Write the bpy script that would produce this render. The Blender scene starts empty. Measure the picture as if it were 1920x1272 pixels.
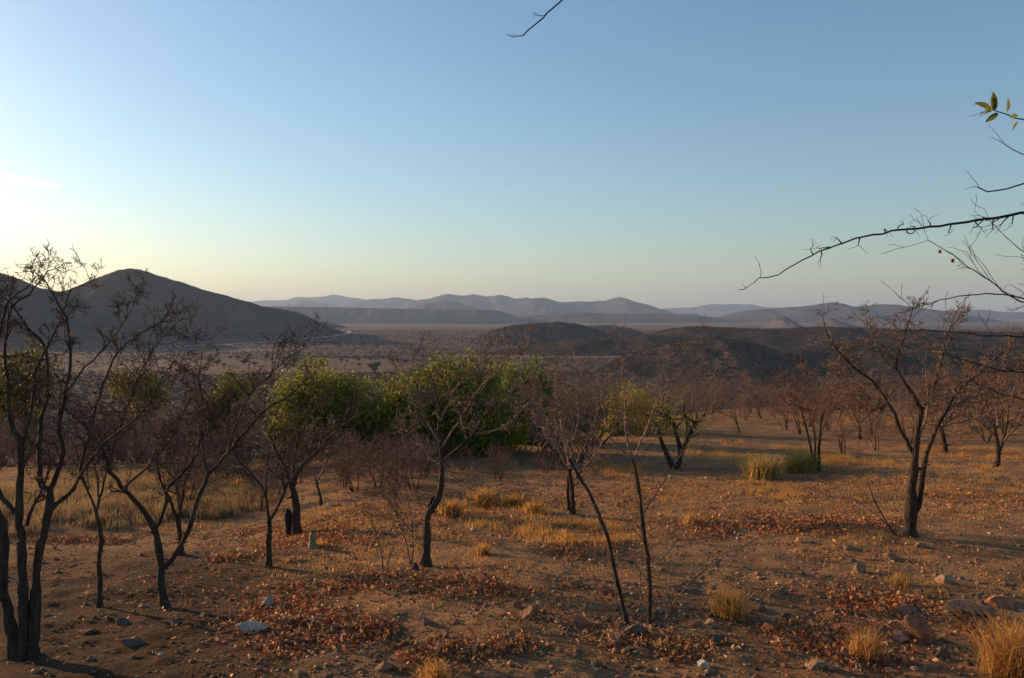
import bpy, math
import numpy as np
from mathutils import Vector

rng = np.random.default_rng(11)
scene = bpy.context.scene
COL = scene.collection

# ------------------------------------------------------------------ camera, sky, sun, exposure
F, CX, CY = 1493.0, 960.0, 636.0           # focal length and centre in pixels of the 1920x1272 photograph
PITCH = -math.atan(46.0 / F)
cam_d = bpy.data.cameras.new("camera")
cam_d.sensor_width = 36.0
cam_d.lens = 36.0 * F / 1920.0
cam_d.clip_start, cam_d.clip_end = 0.05, 60000.0
cam = bpy.data.objects.new("camera", cam_d)
cam.rotation_euler = (math.radians(90) + PITCH, 0, 0)
COL.objects.link(cam)
scene.camera = cam

SUN_AZ, SUN_EL = math.radians(61), math.radians(11.5)     # left of the view direction, above the horizon
world = bpy.data.worlds.new("World")
scene.world = world
world.use_nodes = True
wn = world.node_tree
wn.nodes.clear()
sky = wn.nodes.new("ShaderNodeTexSky")
sky.sky_type = 'NISHITA'
sky.sun_disc = False
sky.sun_elevation = SUN_EL
sky.sun_rotation = -SUN_AZ
sky.altitude = 900
sky.air_density = 1.3
sky.dust_density = 1.7
sky.ozone_density = 3.0
bg = wn.nodes.new("ShaderNodeBackground")
bg.inputs[1].default_value = 0.125
wo = wn.nodes.new("ShaderNodeOutputWorld")
wn.links.new(sky.outputs[0], bg.inputs[0])
wn.links.new(bg.outputs[0], wo.inputs[0])

sun_d = bpy.data.lights.new("sun", 'SUN')
sun_d.energy = 5.0
sun_d.angle = math.radians(0.6)
sun_d.color = (1.0, 0.60, 0.30)
sun = bpy.data.objects.new("sun", sun_d)
sdir = Vector((-math.sin(SUN_AZ) * math.cos(SUN_EL), math.cos(SUN_AZ) * math.cos(SUN_EL), math.sin(SUN_EL)))
sun.rotation_euler = sdir.to_track_quat('Z', 'Y').to_euler()
COL.objects.link(sun)

scene.view_settings.view_transform = 'Standard'
scene.view_settings.look = 'None'
scene.view_settings.exposure = 0.55
scene.view_settings.gamma = 1.0
scene.cycles.volume_bounces = 1
scene.cycles.max_bounces = 6
scene.cycles.use_denoising = True

# ------------------------------------------------------------------ helpers
def tag(o, label=None, cat=None, group=None, kind=None):
    if label: o["label"] = label
    if cat: o["category"] = cat
    if group: o["group"] = group
    if kind: o["kind"] = kind
    return o

def empty(name, loc=(0, 0, 0)):
    o = bpy.data.objects.new(name, None)
    o.empty_display_size = 0.2
    o.location = loc
    COL.objects.link(o)
    return o

def mesh_np(name, V, Fc, mat=None, smooth=True, tint=None):
    V = np.asarray(V, np.float32).reshape(-1, 3)
    Fc = np.asarray(Fc, np.int32)
    k = Fc.shape[1]
    me = bpy.data.meshes.new(name)
    me.vertices.add(len(V))
    me.vertices.foreach_set("co", V.ravel())
    me.loops.add(Fc.size)
    me.loops.foreach_set("vertex_index", Fc.ravel())
    me.polygons.add(len(Fc))
    me.polygons.foreach_set("loop_start", np.arange(0, Fc.size, k, dtype=np.int32))
    me.polygons.foreach_set("loop_total", np.full(len(Fc), k, np.int32))
    if smooth:
        me.polygons.foreach_set("use_smooth", np.ones(len(Fc), bool))
    if tint is not None:
        a = me.color_attributes.new("tint", 'FLOAT_COLOR', 'POINT')
        t = np.ones((len(V), 4), np.float32)
        t[:, :3] = tint
        a.data.foreach_set("color", t.ravel())
    me.update(calc_edges=True)
    if mat: me.materials.append(mat)
    return me

def obj(name, me, parent=None, loc=None):
    o = bpy.data.objects.new(name, me)
    COL.objects.link(o)
    if parent is not None: o.parent = parent
    if loc is not None: o.location = loc
    return o

def copy_tree(o, parent=None):
    c = o.copy()
    COL.objects.link(c)
    c.parent = parent
    for ch in o.children: copy_tree(ch, c)
    return c

def smooth01(t):
    t = np.clip(t, 0, 1)
    return t * t * (3 - 2 * t)

def vnoise(x, y, seed=0):
    x = np.asarray(x, float); y = np.asarray(y, float)
    ix = np.floor(x).astype(np.int64); iy = np.floor(y).astype(np.int64)
    fx = smooth01(x - ix); fy = smooth01(y - iy)
    def h(a, b):
        n = (a * 374761393 + b * 668265263 + seed * 1442695041) & 0xffffffff
        n = ((n ^ (n >> 13)) * 1274126177) & 0xffffffff
        return ((n ^ (n >> 16)) & 0xffff) / 65535.0
    a = h(ix, iy) * (1 - fx) + h(ix + 1, iy) * fx
    b = h(ix, iy + 1) * (1 - fx) + h(ix + 1, iy + 1) * fx
    return (a * (1 - fy) + b * fy) * 2 - 1

def fbm(x, y, o=4, seed=0):
    s = 0.0; a = 1.0; n = 0.0
    for i in range(o):
        s = s + a * vnoise(x * 2**i, y * 2**i, seed + i * 17); n += a; a *= 0.5
    return s / n

def ridged(x, y, o=4, seed=0):
    s = 0.0; a = 1.0; n = 0.0
    for i in range(o):
        s = s + a * (1 - 2 * np.abs(vnoise(x * 2**i, y * 2**i, seed + i * 31))); n += a; a *= 0.5
    return s / n

CP, SP = math.cos(PITCH), math.sin(PITCH)
def ray(px, py):
    dx, dy = (px - CX) / F, (CY - py) / F
    return np.array([dx, CP - SP * dy, SP + CP * dy])
def at(px, py, Y):                       # the point of the place seen at a pixel, Y metres ahead
    r = ray(px, py)
    return r * (Y / r[1])

# ------------------------------------------------------------------ the lie of the land
VALLEY = -70.0
def gz(x, y):
    x = np.asarray(x, float); y = np.asarray(y, float)
    s = np.clip(x / np.maximum(y, 5.0), -1.2, 1.2)
    crest = np.interp(s, [-0.7, -0.35, -0.1, 0.12, 0.3, 0.5, 0.8], [24, 25, 28, 42, 56, 66, 72])
    z = -2.6 - 0.077 * np.maximum(y, -6) + 0.012 * np.clip(x, -40, 40)
    z = z - 0.38 * smooth01((y - 12.2) / 2.6) * smooth01((-s - 0.2) / 0.14)
    d = np.maximum(0, y - crest)
    z = z - 0.26 * d * smooth01(d / 22.0)
    fade = np.exp(-np.maximum(y, 0) / 260.0)
    z = z + fade * (0.20 * fbm(x / 6.5, y / 6.5, 3, 3) + 0.055 * fbm(x / 1.1, y / 1.1, 3, 9))
    near = np.exp(-np.maximum(y, 0) / 40.0)
    z = z + near * (0.042 * fbm(x * 3.0, y * 3.0, 3, 21) + 0.03 * np.maximum(fbm(x * 5.0, y * 5.0, 2, 33) - 0.25, 0) * 2)
    v = VALLEY + 2.2 * fbm(x / 900.0, y / 900.0, 2, 5)
    k = 5.0
    t = np.clip((z - v) / k, -60, 60)
    return np.where(t > 30, z, v + k * np.log1p(np.exp(t)))

YS = np.geomspace(3.2, 24000, 1100)
def hit(px, py):                         # where the line of sight through a pixel meets the ground
    r = ray(px, py)
    X, Z = r[0] / r[1] * YS, r[2] / r[1] * YS
    below = Z < gz(X, YS)
    i = int(np.argmax(below)) if below.any() else len(YS) - 1
    a, b = YS[max(i - 1, 0)], YS[i]
    y = np.linspace(a, b, 40)
    d = r[2] / r[1] * y - gz(r[0] / r[1] * y, y)
    k = int(np.argmax(d < 0)) if (d < 0).any() else 39
    k = max(k, 1)
    b = y[k - 1] + (y[k] - y[k - 1]) * d[k - 1] / max(d[k - 1] - d[k], 1e-9)
    x = r[0] / r[1] * b
    return np.array([x, b, float(gz(x, b))])

# ------------------------------------------------------------------ materials
def new_mat(name):
    m = bpy.data.materials.new(name)
    m.use_nodes = True
    nt = m.node_tree
    nt.nodes.clear()
    out = nt.nodes.new("ShaderNodeOutputMaterial")
    return m, nt, out

def N(nt, typ, **kw):
    n = nt.nodes.new(typ)
    for k, v in kw.items():
        if k.startswith("i_"):
            key = k[2:]
            key = int(key) if key.isdigit() else key.replace("_", " ")
            n.inputs[key].default_value = v
        else:
            setattr(n, k, v)
    return n

def ramp(nt, stops):
    n = nt.nodes.new("ShaderNodeValToRGB")
    e = n.color_ramp.elements
    while len(e) < len(stops): e.new(0.5)
    for el, (p, c) in zip(e, stops):
        el.position = p
        el.color = (c[0], c[1], c[2], 1)
    return n

def mul(nt, a, b):
    m = nt.nodes.new("ShaderNodeMix")
    m.data_type = 'RGBA'; m.blend_type = 'MULTIPLY'
    m.inputs[0].default_value = 1.0
    nt.links.new(a, m.inputs[6]); nt.links.new(b, m.inputs[7])
    return m.outputs[2]

def mat_tinted(name, lo=0.7, hi=1.3, scale=3.0, rough=0.95, bump=0.0, bscale=20.0, bdist=0.02, spec=0.15, detail=6.0):
    """colour from the mesh's own tint attribute, broken up by noise, with relief"""
    m, nt, out = new_mat(name)
    p = N(nt, "ShaderNodeBsdfPrincipled", i_Roughness=rough)
    p.inputs["Specular IOR Level"].default_value = spec
    a = N(nt, "ShaderNodeVertexColor", layer_name="tint")
    tc = N(nt, "ShaderNodeTexCoord")
    n = N(nt, "ShaderNodeTexNoise", i_Scale=scale, i_Detail=detail, i_Roughness=0.65)
    nt.links.new(tc.outputs["Object"], n.inputs["Vector"])
    r = ramp(nt, [(0.3, (lo, lo, lo)), (0.7, (hi, hi, hi))])
    nt.links.new(n.outputs["Fac"], r.inputs[0])
    nt.links.new(mul(nt, a.outputs[0], r.outputs[0]), p.inputs["Base Color"])
    if bump > 0:
        n2 = N(nt, "ShaderNodeTexNoise", i_Scale=bscale, i_Detail=5.0, i_Roughness=0.6)
        nt.links.new(tc.outputs["Object"], n2.inputs["Vector"])
        b = N(nt, "ShaderNodeBump", i_Strength=bump, i_Distance=bdist)
        nt.links.new(n2.outputs["Fac"], b.inputs["Height"])
        nt.links.new(b.outputs[0], p.inputs["Normal"])
    nt.links.new(p.outputs[0], out.inputs[0])
    return m

def mat_leaf(name, trans=0.35, rough=0.6):
    m, nt, out = new_mat(name)
    a = N(nt, "ShaderNodeVertexColor", layer_name="tint")
    d = N(nt, "ShaderNodeBsdfPrincipled", i_Roughness=rough)
    d.inputs["Specular IOR Level"].default_value = 0.25
    t = N(nt, "ShaderNodeBsdfTranslucent")
    mx = N(nt, "ShaderNodeMixShader", i_0=trans)
    nt.links.new(a.outputs[0], d.inputs["Base Color"])
    nt.links.new(a.outputs[0], t.inputs["Color"])
    nt.links.new(d.outputs[0], mx.inputs[1]); nt.links.new(t.outputs[0], mx.inputs[2])
    nt.links.new(mx.outputs[0], out.inputs[0])
    return m

def mat_bark(name, c0, c1, scale=14.0):
    m, nt, out = new_mat(name)
    p = N(nt, "ShaderNodeBsdfPrincipled", i_Roughness=0.9)
    p.inputs["Specular IOR Level"].default_value = 0.15
    tc = N(nt, "ShaderNodeTexCoord")
    mp = N(nt, "ShaderNodeMapping")
    mp.inputs["Scale"].default_value = (1, 1, 0.22)
    nt.links.new(tc.outputs["Object"], mp.inputs["Vector"])
    n = N(nt, "ShaderNodeTexNoise", i_Scale=scale * 2, i_Detail=6.0, i_Roughness=0.7)
    nt.links.new(mp.outputs[0], n.inputs["Vector"])
    r = ramp(nt, [(0.32, c0), (0.68, c1)])
    nt.links.new(n.outputs["Fac"], r.inputs[0])
    nt.links.new(r.outputs[0], p.inputs["Base Color"])
    v = N(nt, "ShaderNodeTexVoronoi", i_Scale=scale * 3)
    nt.links.new(mp.outputs[0], v.inputs["Vector"])
    b = N(nt, "ShaderNodeBump", i_Strength=1.0, i_Distance=0.02)
    nt.links.new(v.outputs["Distance"], b.inputs["Height"])
    nt.links.new(b.outputs[0], p.inputs["Normal"])
    nt.links.new(p.outputs[0], out.inputs[0])
    return m

def mat_soil():
    m, nt, out = new_mat("soil")
    p = N(nt, "ShaderNodeBsdfPrincipled", i_Roughness=0.97)
    p.inputs["Specular IOR Level"].default_value = 0.1
    a = N(nt, "ShaderNodeVertexColor", layer_name="tint")
    tc = N(nt, "ShaderNodeTexCoord")
    def noise(s, d=6.0, rg=0.65):
        n = N(nt, "ShaderNodeTexNoise", i_Scale=s, i_Detail=d, i_Roughness=rg)
        nt.links.new(tc.outputs["Object"], n.inputs["Vector"])
        return n
    r1 = ramp(nt, [(0.3, (0.62, 0.60, 0.60)), (0.7, (1.3, 1.27, 1.2))])
    nt.links.new(noise(1.7).outputs["Fac"], r1.inputs[0])
    r2 = ramp(nt, [(0.35, (0.72, 0.70, 0.70)), (0.65, (1.25, 1.25, 1.25))])
    nt.links.new(noise(28.0, 4.0).outputs["Fac"], r2.inputs[0])
    r3 = ramp(nt, [(0.3, (0.7, 0.68, 0.68)), (0.7, (1.25, 1.2, 1.15))])
    nt.links.new(noise(0.045, 8.0, 0.7).outputs["Fac"], r3.inputs[0])
    c = mul(nt, mul(nt, mul(nt, a.outputs[0], r1.outputs[0]), r2.outputs[0]), r3.outputs[0])
    nt.links.new(c, p.inputs["Base Color"])
    v = N(nt, "ShaderNodeTexVoronoi", i_Scale=22.0)
    nt.links.new(tc.outputs["Object"], v.inputs["Vector"])
    b1 = N(nt, "ShaderNodeBump", i_Strength=0.7, i_Distance=0.035)
    nt.links.new(v.outputs["Distance"], b1.inputs["Height"])
    b2 = N(nt, "ShaderNodeBump", i_Strength=1.0, i_Distance=0.10)
    nt.links.new(noise(9.0, 8.0, 0.7).outputs["Fac"], b2.inputs["Height"])
    nt.links.new(b1.outputs[0], b2.inputs["Normal"])
    nt.links.new(b2.outputs[0], p.inputs["Normal"])
    nt.links.new(p.outputs[0], out.inputs[0])
    return m

def mat_plain(name, col, rough=0.8):
    m, nt, out = new_mat(name)
    p = N(nt, "ShaderNodeBsdfPrincipled", i_Roughness=rough)
    tc = N(nt, "ShaderNodeTexCoord")
    n = N(nt, "ShaderNodeTexNoise", i_Scale=30.0, i_Detail=5.0)
    nt.links.new(tc.outputs["Object"], n.inputs["Vector"])
    r = ramp(nt, [(0.3, [c * 0.65 for c in col]), (0.7, [min(1, c * 1.25) for c in col])])
    nt.links.new(n.outputs["Fac"], r.inputs[0])
    nt.links.new(r.outputs[0], p.inputs["Base Color"])
    nt.links.new(p.outputs[0], out.inputs[0])
    return m

M_SOIL = mat_soil()
M_HILL = mat_tinted("scrub_hillside", 0.6, 1.35, 0.02, 1.0, 1.0, 0.05, 6.0, 0.0, 10.0)
M_FAR = mat_tinted("far_mountain_rock", 0.75, 1.25, 0.004, 1.0, 0.8, 0.01, 25.0, 0.0, 10.0)
M_SCRUB = mat_leaf("scrub", 0.15, 0.9)
M_LEAF = mat_leaf("green_leaf", 0.5, 0.5)
M_LITTER = mat_leaf("dead_leaf", 0.20, 0.6)
M_STRAW = mat_leaf("straw", 0.55, 0.7)
M_ROCK = mat_tinted("rock", 0.6, 1.35, 9.0, 0.9, 0.9, 22.0, 0.03, 0.2)
M_BARK = mat_bark("dark_bark", (0.022, 0.016, 0.012), (0.085, 0.060, 0.044))
M_TWIG = mat_bark("grey_brown_twig_sun_painted", (0.11, 0.076, 0.057), (0.33, 0.24, 0.175), 20)  # grey-brown, lightened so the colour carries the sun on the twigs
M_TWIG_SHADE = mat_bark("dark_twig_shade_painted", (0.045, 0.033, 0.026), (0.15, 0.105, 0.078), 20)  # darker copy of the twig colour, painting the left trees as backlit silhouettes
M_TWIGR = mat_bark("red_brown_twig", (0.12, 0.072, 0.052), (0.27, 0.17, 0.12), 20)
M_BLACK = mat_bark("blackish_bark", (0.02, 0.016, 0.014), (0.06, 0.045, 0.038), 30)
M_PALE = mat_plain("pale_wood", (0.20, 0.175, 0.10))
M_ROAD = mat_plain("pale_dust", (0.42, 0.36, 0.30), 1.0)
M_BERRY = mat_plain("red_berry", (0.30, 0.02, 0.02), 0.35)

# ------------------------------------------------------------------ ground: one sheet from behind the camera to the horizon
def tint_ground(x, y):
    n = len(x)
    c = np.tile(np.array([0.33, 0.205, 0.105]), (n, 1))  # soil colour, brightened in place of stronger sunlight
    s = x / np.maximum(y, 3)
    # bare trodden soil on the left, painted darker for weaker sun; redder stony elsewhere
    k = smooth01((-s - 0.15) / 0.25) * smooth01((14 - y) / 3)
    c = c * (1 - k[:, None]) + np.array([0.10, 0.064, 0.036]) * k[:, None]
    k = smooth01(fbm(x / 3.0, y / 3.0, 3, 40) * 2.0)
    c = c * (1 - 0.45 * k[:, None]) + np.array([0.33, 0.165, 0.07]) * 0.45 * k[:, None]
    # greyer beyond the crest, scrub floor of the valley
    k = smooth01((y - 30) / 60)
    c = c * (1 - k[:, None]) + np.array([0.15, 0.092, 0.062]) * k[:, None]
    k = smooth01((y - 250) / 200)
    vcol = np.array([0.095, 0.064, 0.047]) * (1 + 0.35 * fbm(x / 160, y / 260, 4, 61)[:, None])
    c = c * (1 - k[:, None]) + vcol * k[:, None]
    # open sandy clearings
    def patch(cx, cy, rx, ry, col, e=0.35):
        nonlocal c
        q = 1.0 - np.sqrt(((x - cx) / rx)**2 + ((y - cy) / ry)**2) + e * fbm(x / 90, y / 140, 3, 77)
        w = smooth01(q / 0.25)[:, None]
        c = c * (1 - w) + np.array(col) * w
    patch(-330, 1090, 260, 190, (0.155, 0.105, 0.07))
    patch(-120, 1080, 160, 110, (0.15, 0.102, 0.068))
    patch(40, 1330, 190, 90, (0.19, 0.12, 0.075))
    patch(-640, 1560, 260, 90, (0.165, 0.112, 0.075))
    patch(-350, 7400, 900, 500, (0.55, 0.48, 0.36), 0.1)
    patch(600, 9000, 2600, 700, (0.40, 0.34, 0.27), 0.2)
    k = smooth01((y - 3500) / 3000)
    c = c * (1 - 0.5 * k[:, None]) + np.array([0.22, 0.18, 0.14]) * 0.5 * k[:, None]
    return c

P0 = np.array([0.0, -3.0])
rr = [2.0]
while rr[-1] < 75: rr.append(rr[-1] * 1.0058)
while rr[-1] < 24000: rr.append(rr[-1] * 1.03)
rr = np.array(rr)
aa = np.linspace(-math.radians(60), math.radians(60), 390)
R, A = np.meshgrid(rr, aa, indexing='ij')
gx = (P0[0] + R * np.sin(A)).ravel(); gy = (P0[1] + R * np.cos(A)).ravel()
gv = np.stack([gx, gy, gz(gx, gy)], 1)
nr, na = len(rr), len(aa)
ii = (np.arange(nr - 1)[:, None] * na + np.arange(na - 1)[None, :]).ravel()
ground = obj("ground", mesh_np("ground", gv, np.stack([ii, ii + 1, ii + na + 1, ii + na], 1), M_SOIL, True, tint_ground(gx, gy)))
tag(ground, "stony brown hillside soil falling away to the wide valley floor", "ground", kind="structure")

# ------------------------------------------------------------------ hills and mountains
def ridge_hill(name, label, prof, front, back, seed, nu=240, nv=90, col=(0.12, 0.095, 0.075), mat=None, gully=0.22, gs=120.0, power=1.15, flat=0.0, foot=-6.0, wob=0.04):
    prof = np.array(prof, float)
    nu, nv = int(nu * 0.8), int(nv * 0.68)
    P = np.array([at(a, b, d) for a, b, d in prof])
    t = np.linspace(0, 1, nu)
    tp = (P[:, 0] - P[0, 0]) / (P[-1, 0] - P[0, 0])
    X, D, Zc = np.interp(t, tp, P[:, 0]), np.interp(t, tp, P[:, 1]), np.interp(t, tp, P[:, 2])
    # soften the corners of the outline
    ker = np.array([1, 2, 3, 2, 1.]) / 9
    Zc = np.convolve(np.pad(Zc, 2, 'edge'), ker, 'valid')
    H = np.maximum(Zc - (VALLEY + foot), 1.0)
    hn = H / H.max()
    v = np.linspace(-1, 1, nv)
    v = np.sign(v) * np.abs(v)**1.2
    U, Vv = np.meshgrid(np.arange(nu), v, indexing='ij')
    dep = np.where(Vv < 0, front, back) * (0.25 + 0.75 * hn[U])
    x = X[U] + 0.0 * Vv
    y = D[U] + Vv * dep
    a = np.abs(Vv)
    if flat > 0: a = np.clip((a - flat) / (1 - flat), 0, 1)
    f = np.maximum(1 - np.sqrt(a * a + 0.0025) + 0.05, 0)**power
    f = f / f.max()
    wx = x + 0.35 * gs * fbm(x / gs / 2, y / gs / 2, 2, seed + 3)
    g = ridged(wx / gs, y / gs / 3.0, 4, seed) * 0.7 + 0.3 * fbm(x / gs * 2, y / gs * 2, 3, seed + 9)
    z = VALLEY + foot + H[U] * f + H[U] * gully * g * np.clip(4 * a * (1 - a), 0, 1) * np.sqrt(np.clip(f, 0, 1))
    z = z + H[U] * wob * 0.5 * fbm(x / (gs * 0.3), y / (gs * 0.3), 3, seed + 5) * np.clip(f * 3, 0, 1)
    n0 = fbm(x / gs, y / gs, 4, seed + 12)
    tint = np.array(col)[None, :] * (1 + 0.35 * n0.ravel()[:, None])
    Vx = np.stack([x.ravel(), y.ravel(), z.ravel()], 1)
    i = (np.arange(nu - 1)[:, None] * nv + np.arange(nv - 1)[None, :]).ravel()
    o = obj(name, mesh_np(name, Vx, np.stack([i, i + nv, i + nv + 1, i + 1], 1), mat or M_HILL, True, tint))
    tag(o, label, "hill" if mat is None else "mountain", kind="structure")
    return Vx.reshape(nu, nv, 3)

HG = {}
BROWN = (0.066, 0.050, 0.039)
HG['left'] = ridge_hill("hill", "dark pointed hill with a saddle, rising over the valley road",
    [(-420, 560, 1900), (-300, 500, 1950), (-160, 480, 2000), (-60, 497, 2050), (0, 512, 2100), (33, 522, 2130), (67, 537, 2180), (97, 545, 2220), (110, 548, 2240), (133, 542, 2260),
     (167, 528, 2300), (207, 512, 2330), (227, 505, 2340), (250, 503.5, 2350), (267, 509, 2370), (300, 520, 2400), (333, 530, 2430), (400, 550, 2520), (450, 563, 2600),
     (493, 576, 2680), (540, 582, 2750), (573, 593, 2810), (600, 606, 2860), (627, 619, 2900), (650, 628, 2950)], 430, 620, 1, 400, 130, BROWN, None, 0.30, 120)
ridge_hill("hill", "low dark spur just behind the right foot of the pointed hill",
    [(520, 612, 4300), (560, 602, 4300), (600, 602.5, 4300), (622, 606, 4300), (645, 612, 4300)], 320, 320, 31, 80, 40, BROWN, None, 0.15, 120)
ridge_hill("hill", "long flat-topped mesa with a steep right end in the middle distance",
    [(380, 574, 6600), (500, 575, 6600), (573, 576, 6600), (740, 579, 6500), (873, 581, 6400), (925, 582, 6400), (940, 584, 6400), (955, 589, 6400), (977, 599, 6400), (990, 604, 6400)],
    620, 1500, 41, 300, 70, (0.10, 0.085, 0.072), M_FAR, 0.34, 170, 0.9, 0.45, -6, 0.01)
FARC = (0.085, 0.075, 0.07)
ridge_hill("mountain", "faintest pale range on the skyline beside the pointed hill",
    [(380, 585, 19000), (463, 566, 19000), (500, 564, 19000), (540, 562, 19000), (557, 557, 19000), (583, 558, 19000), (600, 557, 19000), (627, 553.5, 19000), (653, 557, 19000), (687, 562, 19000), (740, 575, 19000), (770, 592, 19000)], 2600, 2600, 51, 200, 60, FARC, M_FAR, 0.25, 800, 1.15, 0.0, -6.0, 0.09)
ridge_hill("mountain", "pale rounded range behind the left half of the mesa",
    [(500, 588, 14500), (535, 573, 14500), (573, 564, 14500), (600, 568, 14500), (640, 573, 14500), (687, 563, 14500), (713, 562, 14500), (742, 558, 14500), (773, 562, 14500), (800, 570, 14500), (850, 590, 14500)], 2200, 2200, 52, 220, 60, FARC, M_FAR, 0.3, 650, 1.15, 0.0, -6.0, 0.09)
ridge_hill("mountain", "blue double-humped range on the skyline behind the mesa end",
    [(730, 590, 12500), (770, 566, 12500), (793, 562, 12500), (820, 556, 12500), (840, 552, 12500), (860, 553.5, 12500), (874, 553, 12500), (887, 551, 12500), (900, 554, 12500), (913, 557, 12500), (937, 554, 12500), (950, 556, 12500),
     (965, 561, 12500), (987, 558, 12500), (1003, 562, 12500), (1040, 572, 12500), (1080, 590, 12500)], 2200, 2200, 53, 260, 70, FARC, M_FAR, 0.3, 600, 1.15, 0.0, -6.0, 0.09)
ridge_hill("mountain", "small rounded hill just above the mesa top",
    [(740, 590, 9500), (770, 575, 9500), (800, 568, 9500), (820, 566, 9500), (842, 563, 9500), (865, 570, 9500), (890, 577, 9500), (920, 590, 9500)], 1100, 1100, 54, 120, 50, FARC, M_FAR, 0.3, 400, 1.15, 0.0, -6.0, 0.09)
ridge_hill("mountain", "broad blue hump beyond the steep end of the mesa",
    [(910, 592, 10500), (940, 574, 10500), (975, 567, 10500), (1000, 561, 10500), (1020, 559, 10500), (1050, 567, 10500), (1085, 577, 10500), (1120, 592, 10500)], 1500, 1500, 55, 160, 60, FARC, M_FAR, 0.3, 450, 1.15, 0.0, -6.0, 0.09)
ridge_hill("mountain", "blue mountain with a sharp nipple-like summit",
    [(1010, 592, 11500), (1048, 567, 11500), (1086, 565, 11500), (1110, 566, 11500), (1134, 565, 11500), (1150, 560, 11500), (1160, 557, 11500), (1170, 560, 11500), (1192, 566, 11500), (1216, 573, 11500), (1254, 584, 11500), (1290, 596, 11500)], 1800, 1800, 56, 220, 60, FARC, M_FAR, 0.3, 500, 1.15, 0.0, -6.0, 0.09)
ridge_hill("mountain", "faint flat-topped range on the skyline right of the sharp summit",
    [(1200, 592, 18000), (1244, 579, 18000), (1297, 577, 18000), (1320, 572, 18000), (1335, 570, 18000), (1370, 571, 18000), (1407, 571, 18000), (1430, 576, 18000), (1460, 577, 18000), (1490, 575, 18000), (1540, 592, 18000)], 2400, 2400, 57, 200, 60, FARC, M_FAR, 0.25, 800, 1.15, 0.0, -6.0, 0.09)
ridge_hill("mountain", "long blue rounded range across the right half of the skyline",
    [(1340, 596, 7800), (1379, 587, 7800), (1422, 580, 7800), (1479, 577, 7800), (1517, 574, 7800), (1545, 569, 7800), (1561, 567.5, 7800), (1580, 570, 7800), (1599, 576, 7800), (1618, 575, 7800), (1650, 571, 7800), (1680, 572, 7800), (1709, 577, 7800), (1747, 580, 7800), (1786, 587, 7800), (1810, 590, 7800), (1830, 596, 7800)], 1300, 1300, 58, 300, 70, FARC, M_FAR, 0.32, 360, 1.15, 0.0, -6.0, 0.09)
ridge_hill("mountain", "low blue range running out of the right edge",
    [(1700, 596, 12500), (1760, 583, 12500), (1838, 581, 12500), (1880, 585, 12500), (1920, 586, 12500), (2000, 578, 12500), (2150, 575, 12500), (2300, 590, 12500)], 1800, 1800, 59, 220, 60, FARC, M_FAR, 0.3, 500, 1.15, 0.0, -6.0, 0.09)
ridge_hill("hill", "low dark foothills in front of the sharp-topped mountain",
    [(930, 604, 7200), (990, 592, 7200), (1040, 590, 7200), (1096, 586, 7200), (1150, 589, 7200), (1220, 588, 7200), (1287, 590, 7200), (1340, 595, 7200), (1400, 602, 7200)], 900, 900, 60, 220, 60, (0.075, 0.064, 0.055), M_FAR, 0.35, 260)
ridge_hill("hill", "pale grey conical hill behind the dark scrub ridge",
    [(1425, 620, 4300), (1440, 610, 4300), (1455, 597, 4300), (1467, 594, 4300), (1479, 598, 4300), (1503, 612, 4300), (1520, 620, 4300)], 260, 260, 61, 110, 60, (0.10, 0.088, 0.072), M_HILL, 0.3, 60)
ridge_hill("hill", "pale grey low cone right of its taller conical neighbour",
    [(1505, 619, 4600), (1525, 609, 4600), (1546, 598, 4600), (1561, 596, 4600), (1575, 603, 4600), (1600, 610, 4600), (1640, 620, 4600)], 260, 260, 62, 110, 60, (0.09, 0.079, 0.065), M_HILL, 0.3, 60)
HG['r1'] = ridge_hill("hill", "dark rounded scrub hill at the middle of the valley",
    [(870, 648, 1950), (920, 621, 1970), (960, 610, 1980), (1007, 607, 1990), (1050, 605, 2000), (1081, 608, 2000), (1110, 616, 2000), (1150, 630, 2000), (1200, 648, 2000)], 230, 300, 63, 220, 80, BROWN, None, 0.34, 75)
HG['r2'] = ridge_hill("hill", "small dark hill peeping out right of the rounded scrub hill",
    [(1060, 630, 2500), (1096, 612, 2500), (1144, 610.5, 2500), (1182, 616, 2500), (1215, 628, 2500), (1250, 640, 2500)], 260, 300, 64, 140, 60, BROWN, None, 0.3, 80)
HG['r3'] = ridge_hill("hill", "long dark scrub ridge reaching the right edge of the view",
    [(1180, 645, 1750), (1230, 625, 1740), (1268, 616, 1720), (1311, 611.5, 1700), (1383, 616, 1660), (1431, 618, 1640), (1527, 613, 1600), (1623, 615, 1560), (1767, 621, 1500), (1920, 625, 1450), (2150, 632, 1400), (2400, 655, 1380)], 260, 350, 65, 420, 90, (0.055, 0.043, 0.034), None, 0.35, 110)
HG['r4'] = ridge_hill("hill", "brown spur running left from the middle scrub hills",
    [(900, 666, 1420), (1000, 648, 1450), (1096, 634, 1480), (1216, 629, 1500), (1300, 634, 1500), (1400, 648, 1480), (1480, 668, 1450)], 190, 300, 66, 280, 80, (0.08, 0.057, 0.042), None, 0.36, 90)
HG['r5'] = ridge_hill("hill", "nearest brown mound with gullied flanks below the dark ridge",
    [(1090, 708, 930), (1140, 690, 960), (1182, 664, 1000), (1268, 643, 1030), (1335, 634, 1040), (1407, 645, 1040), (1460, 662, 1020), (1540, 694, 980), (1580, 710, 950)], 200, 260, 67, 280, 100, (0.10, 0.068, 0.047), None, 0.42, 80)
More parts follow.
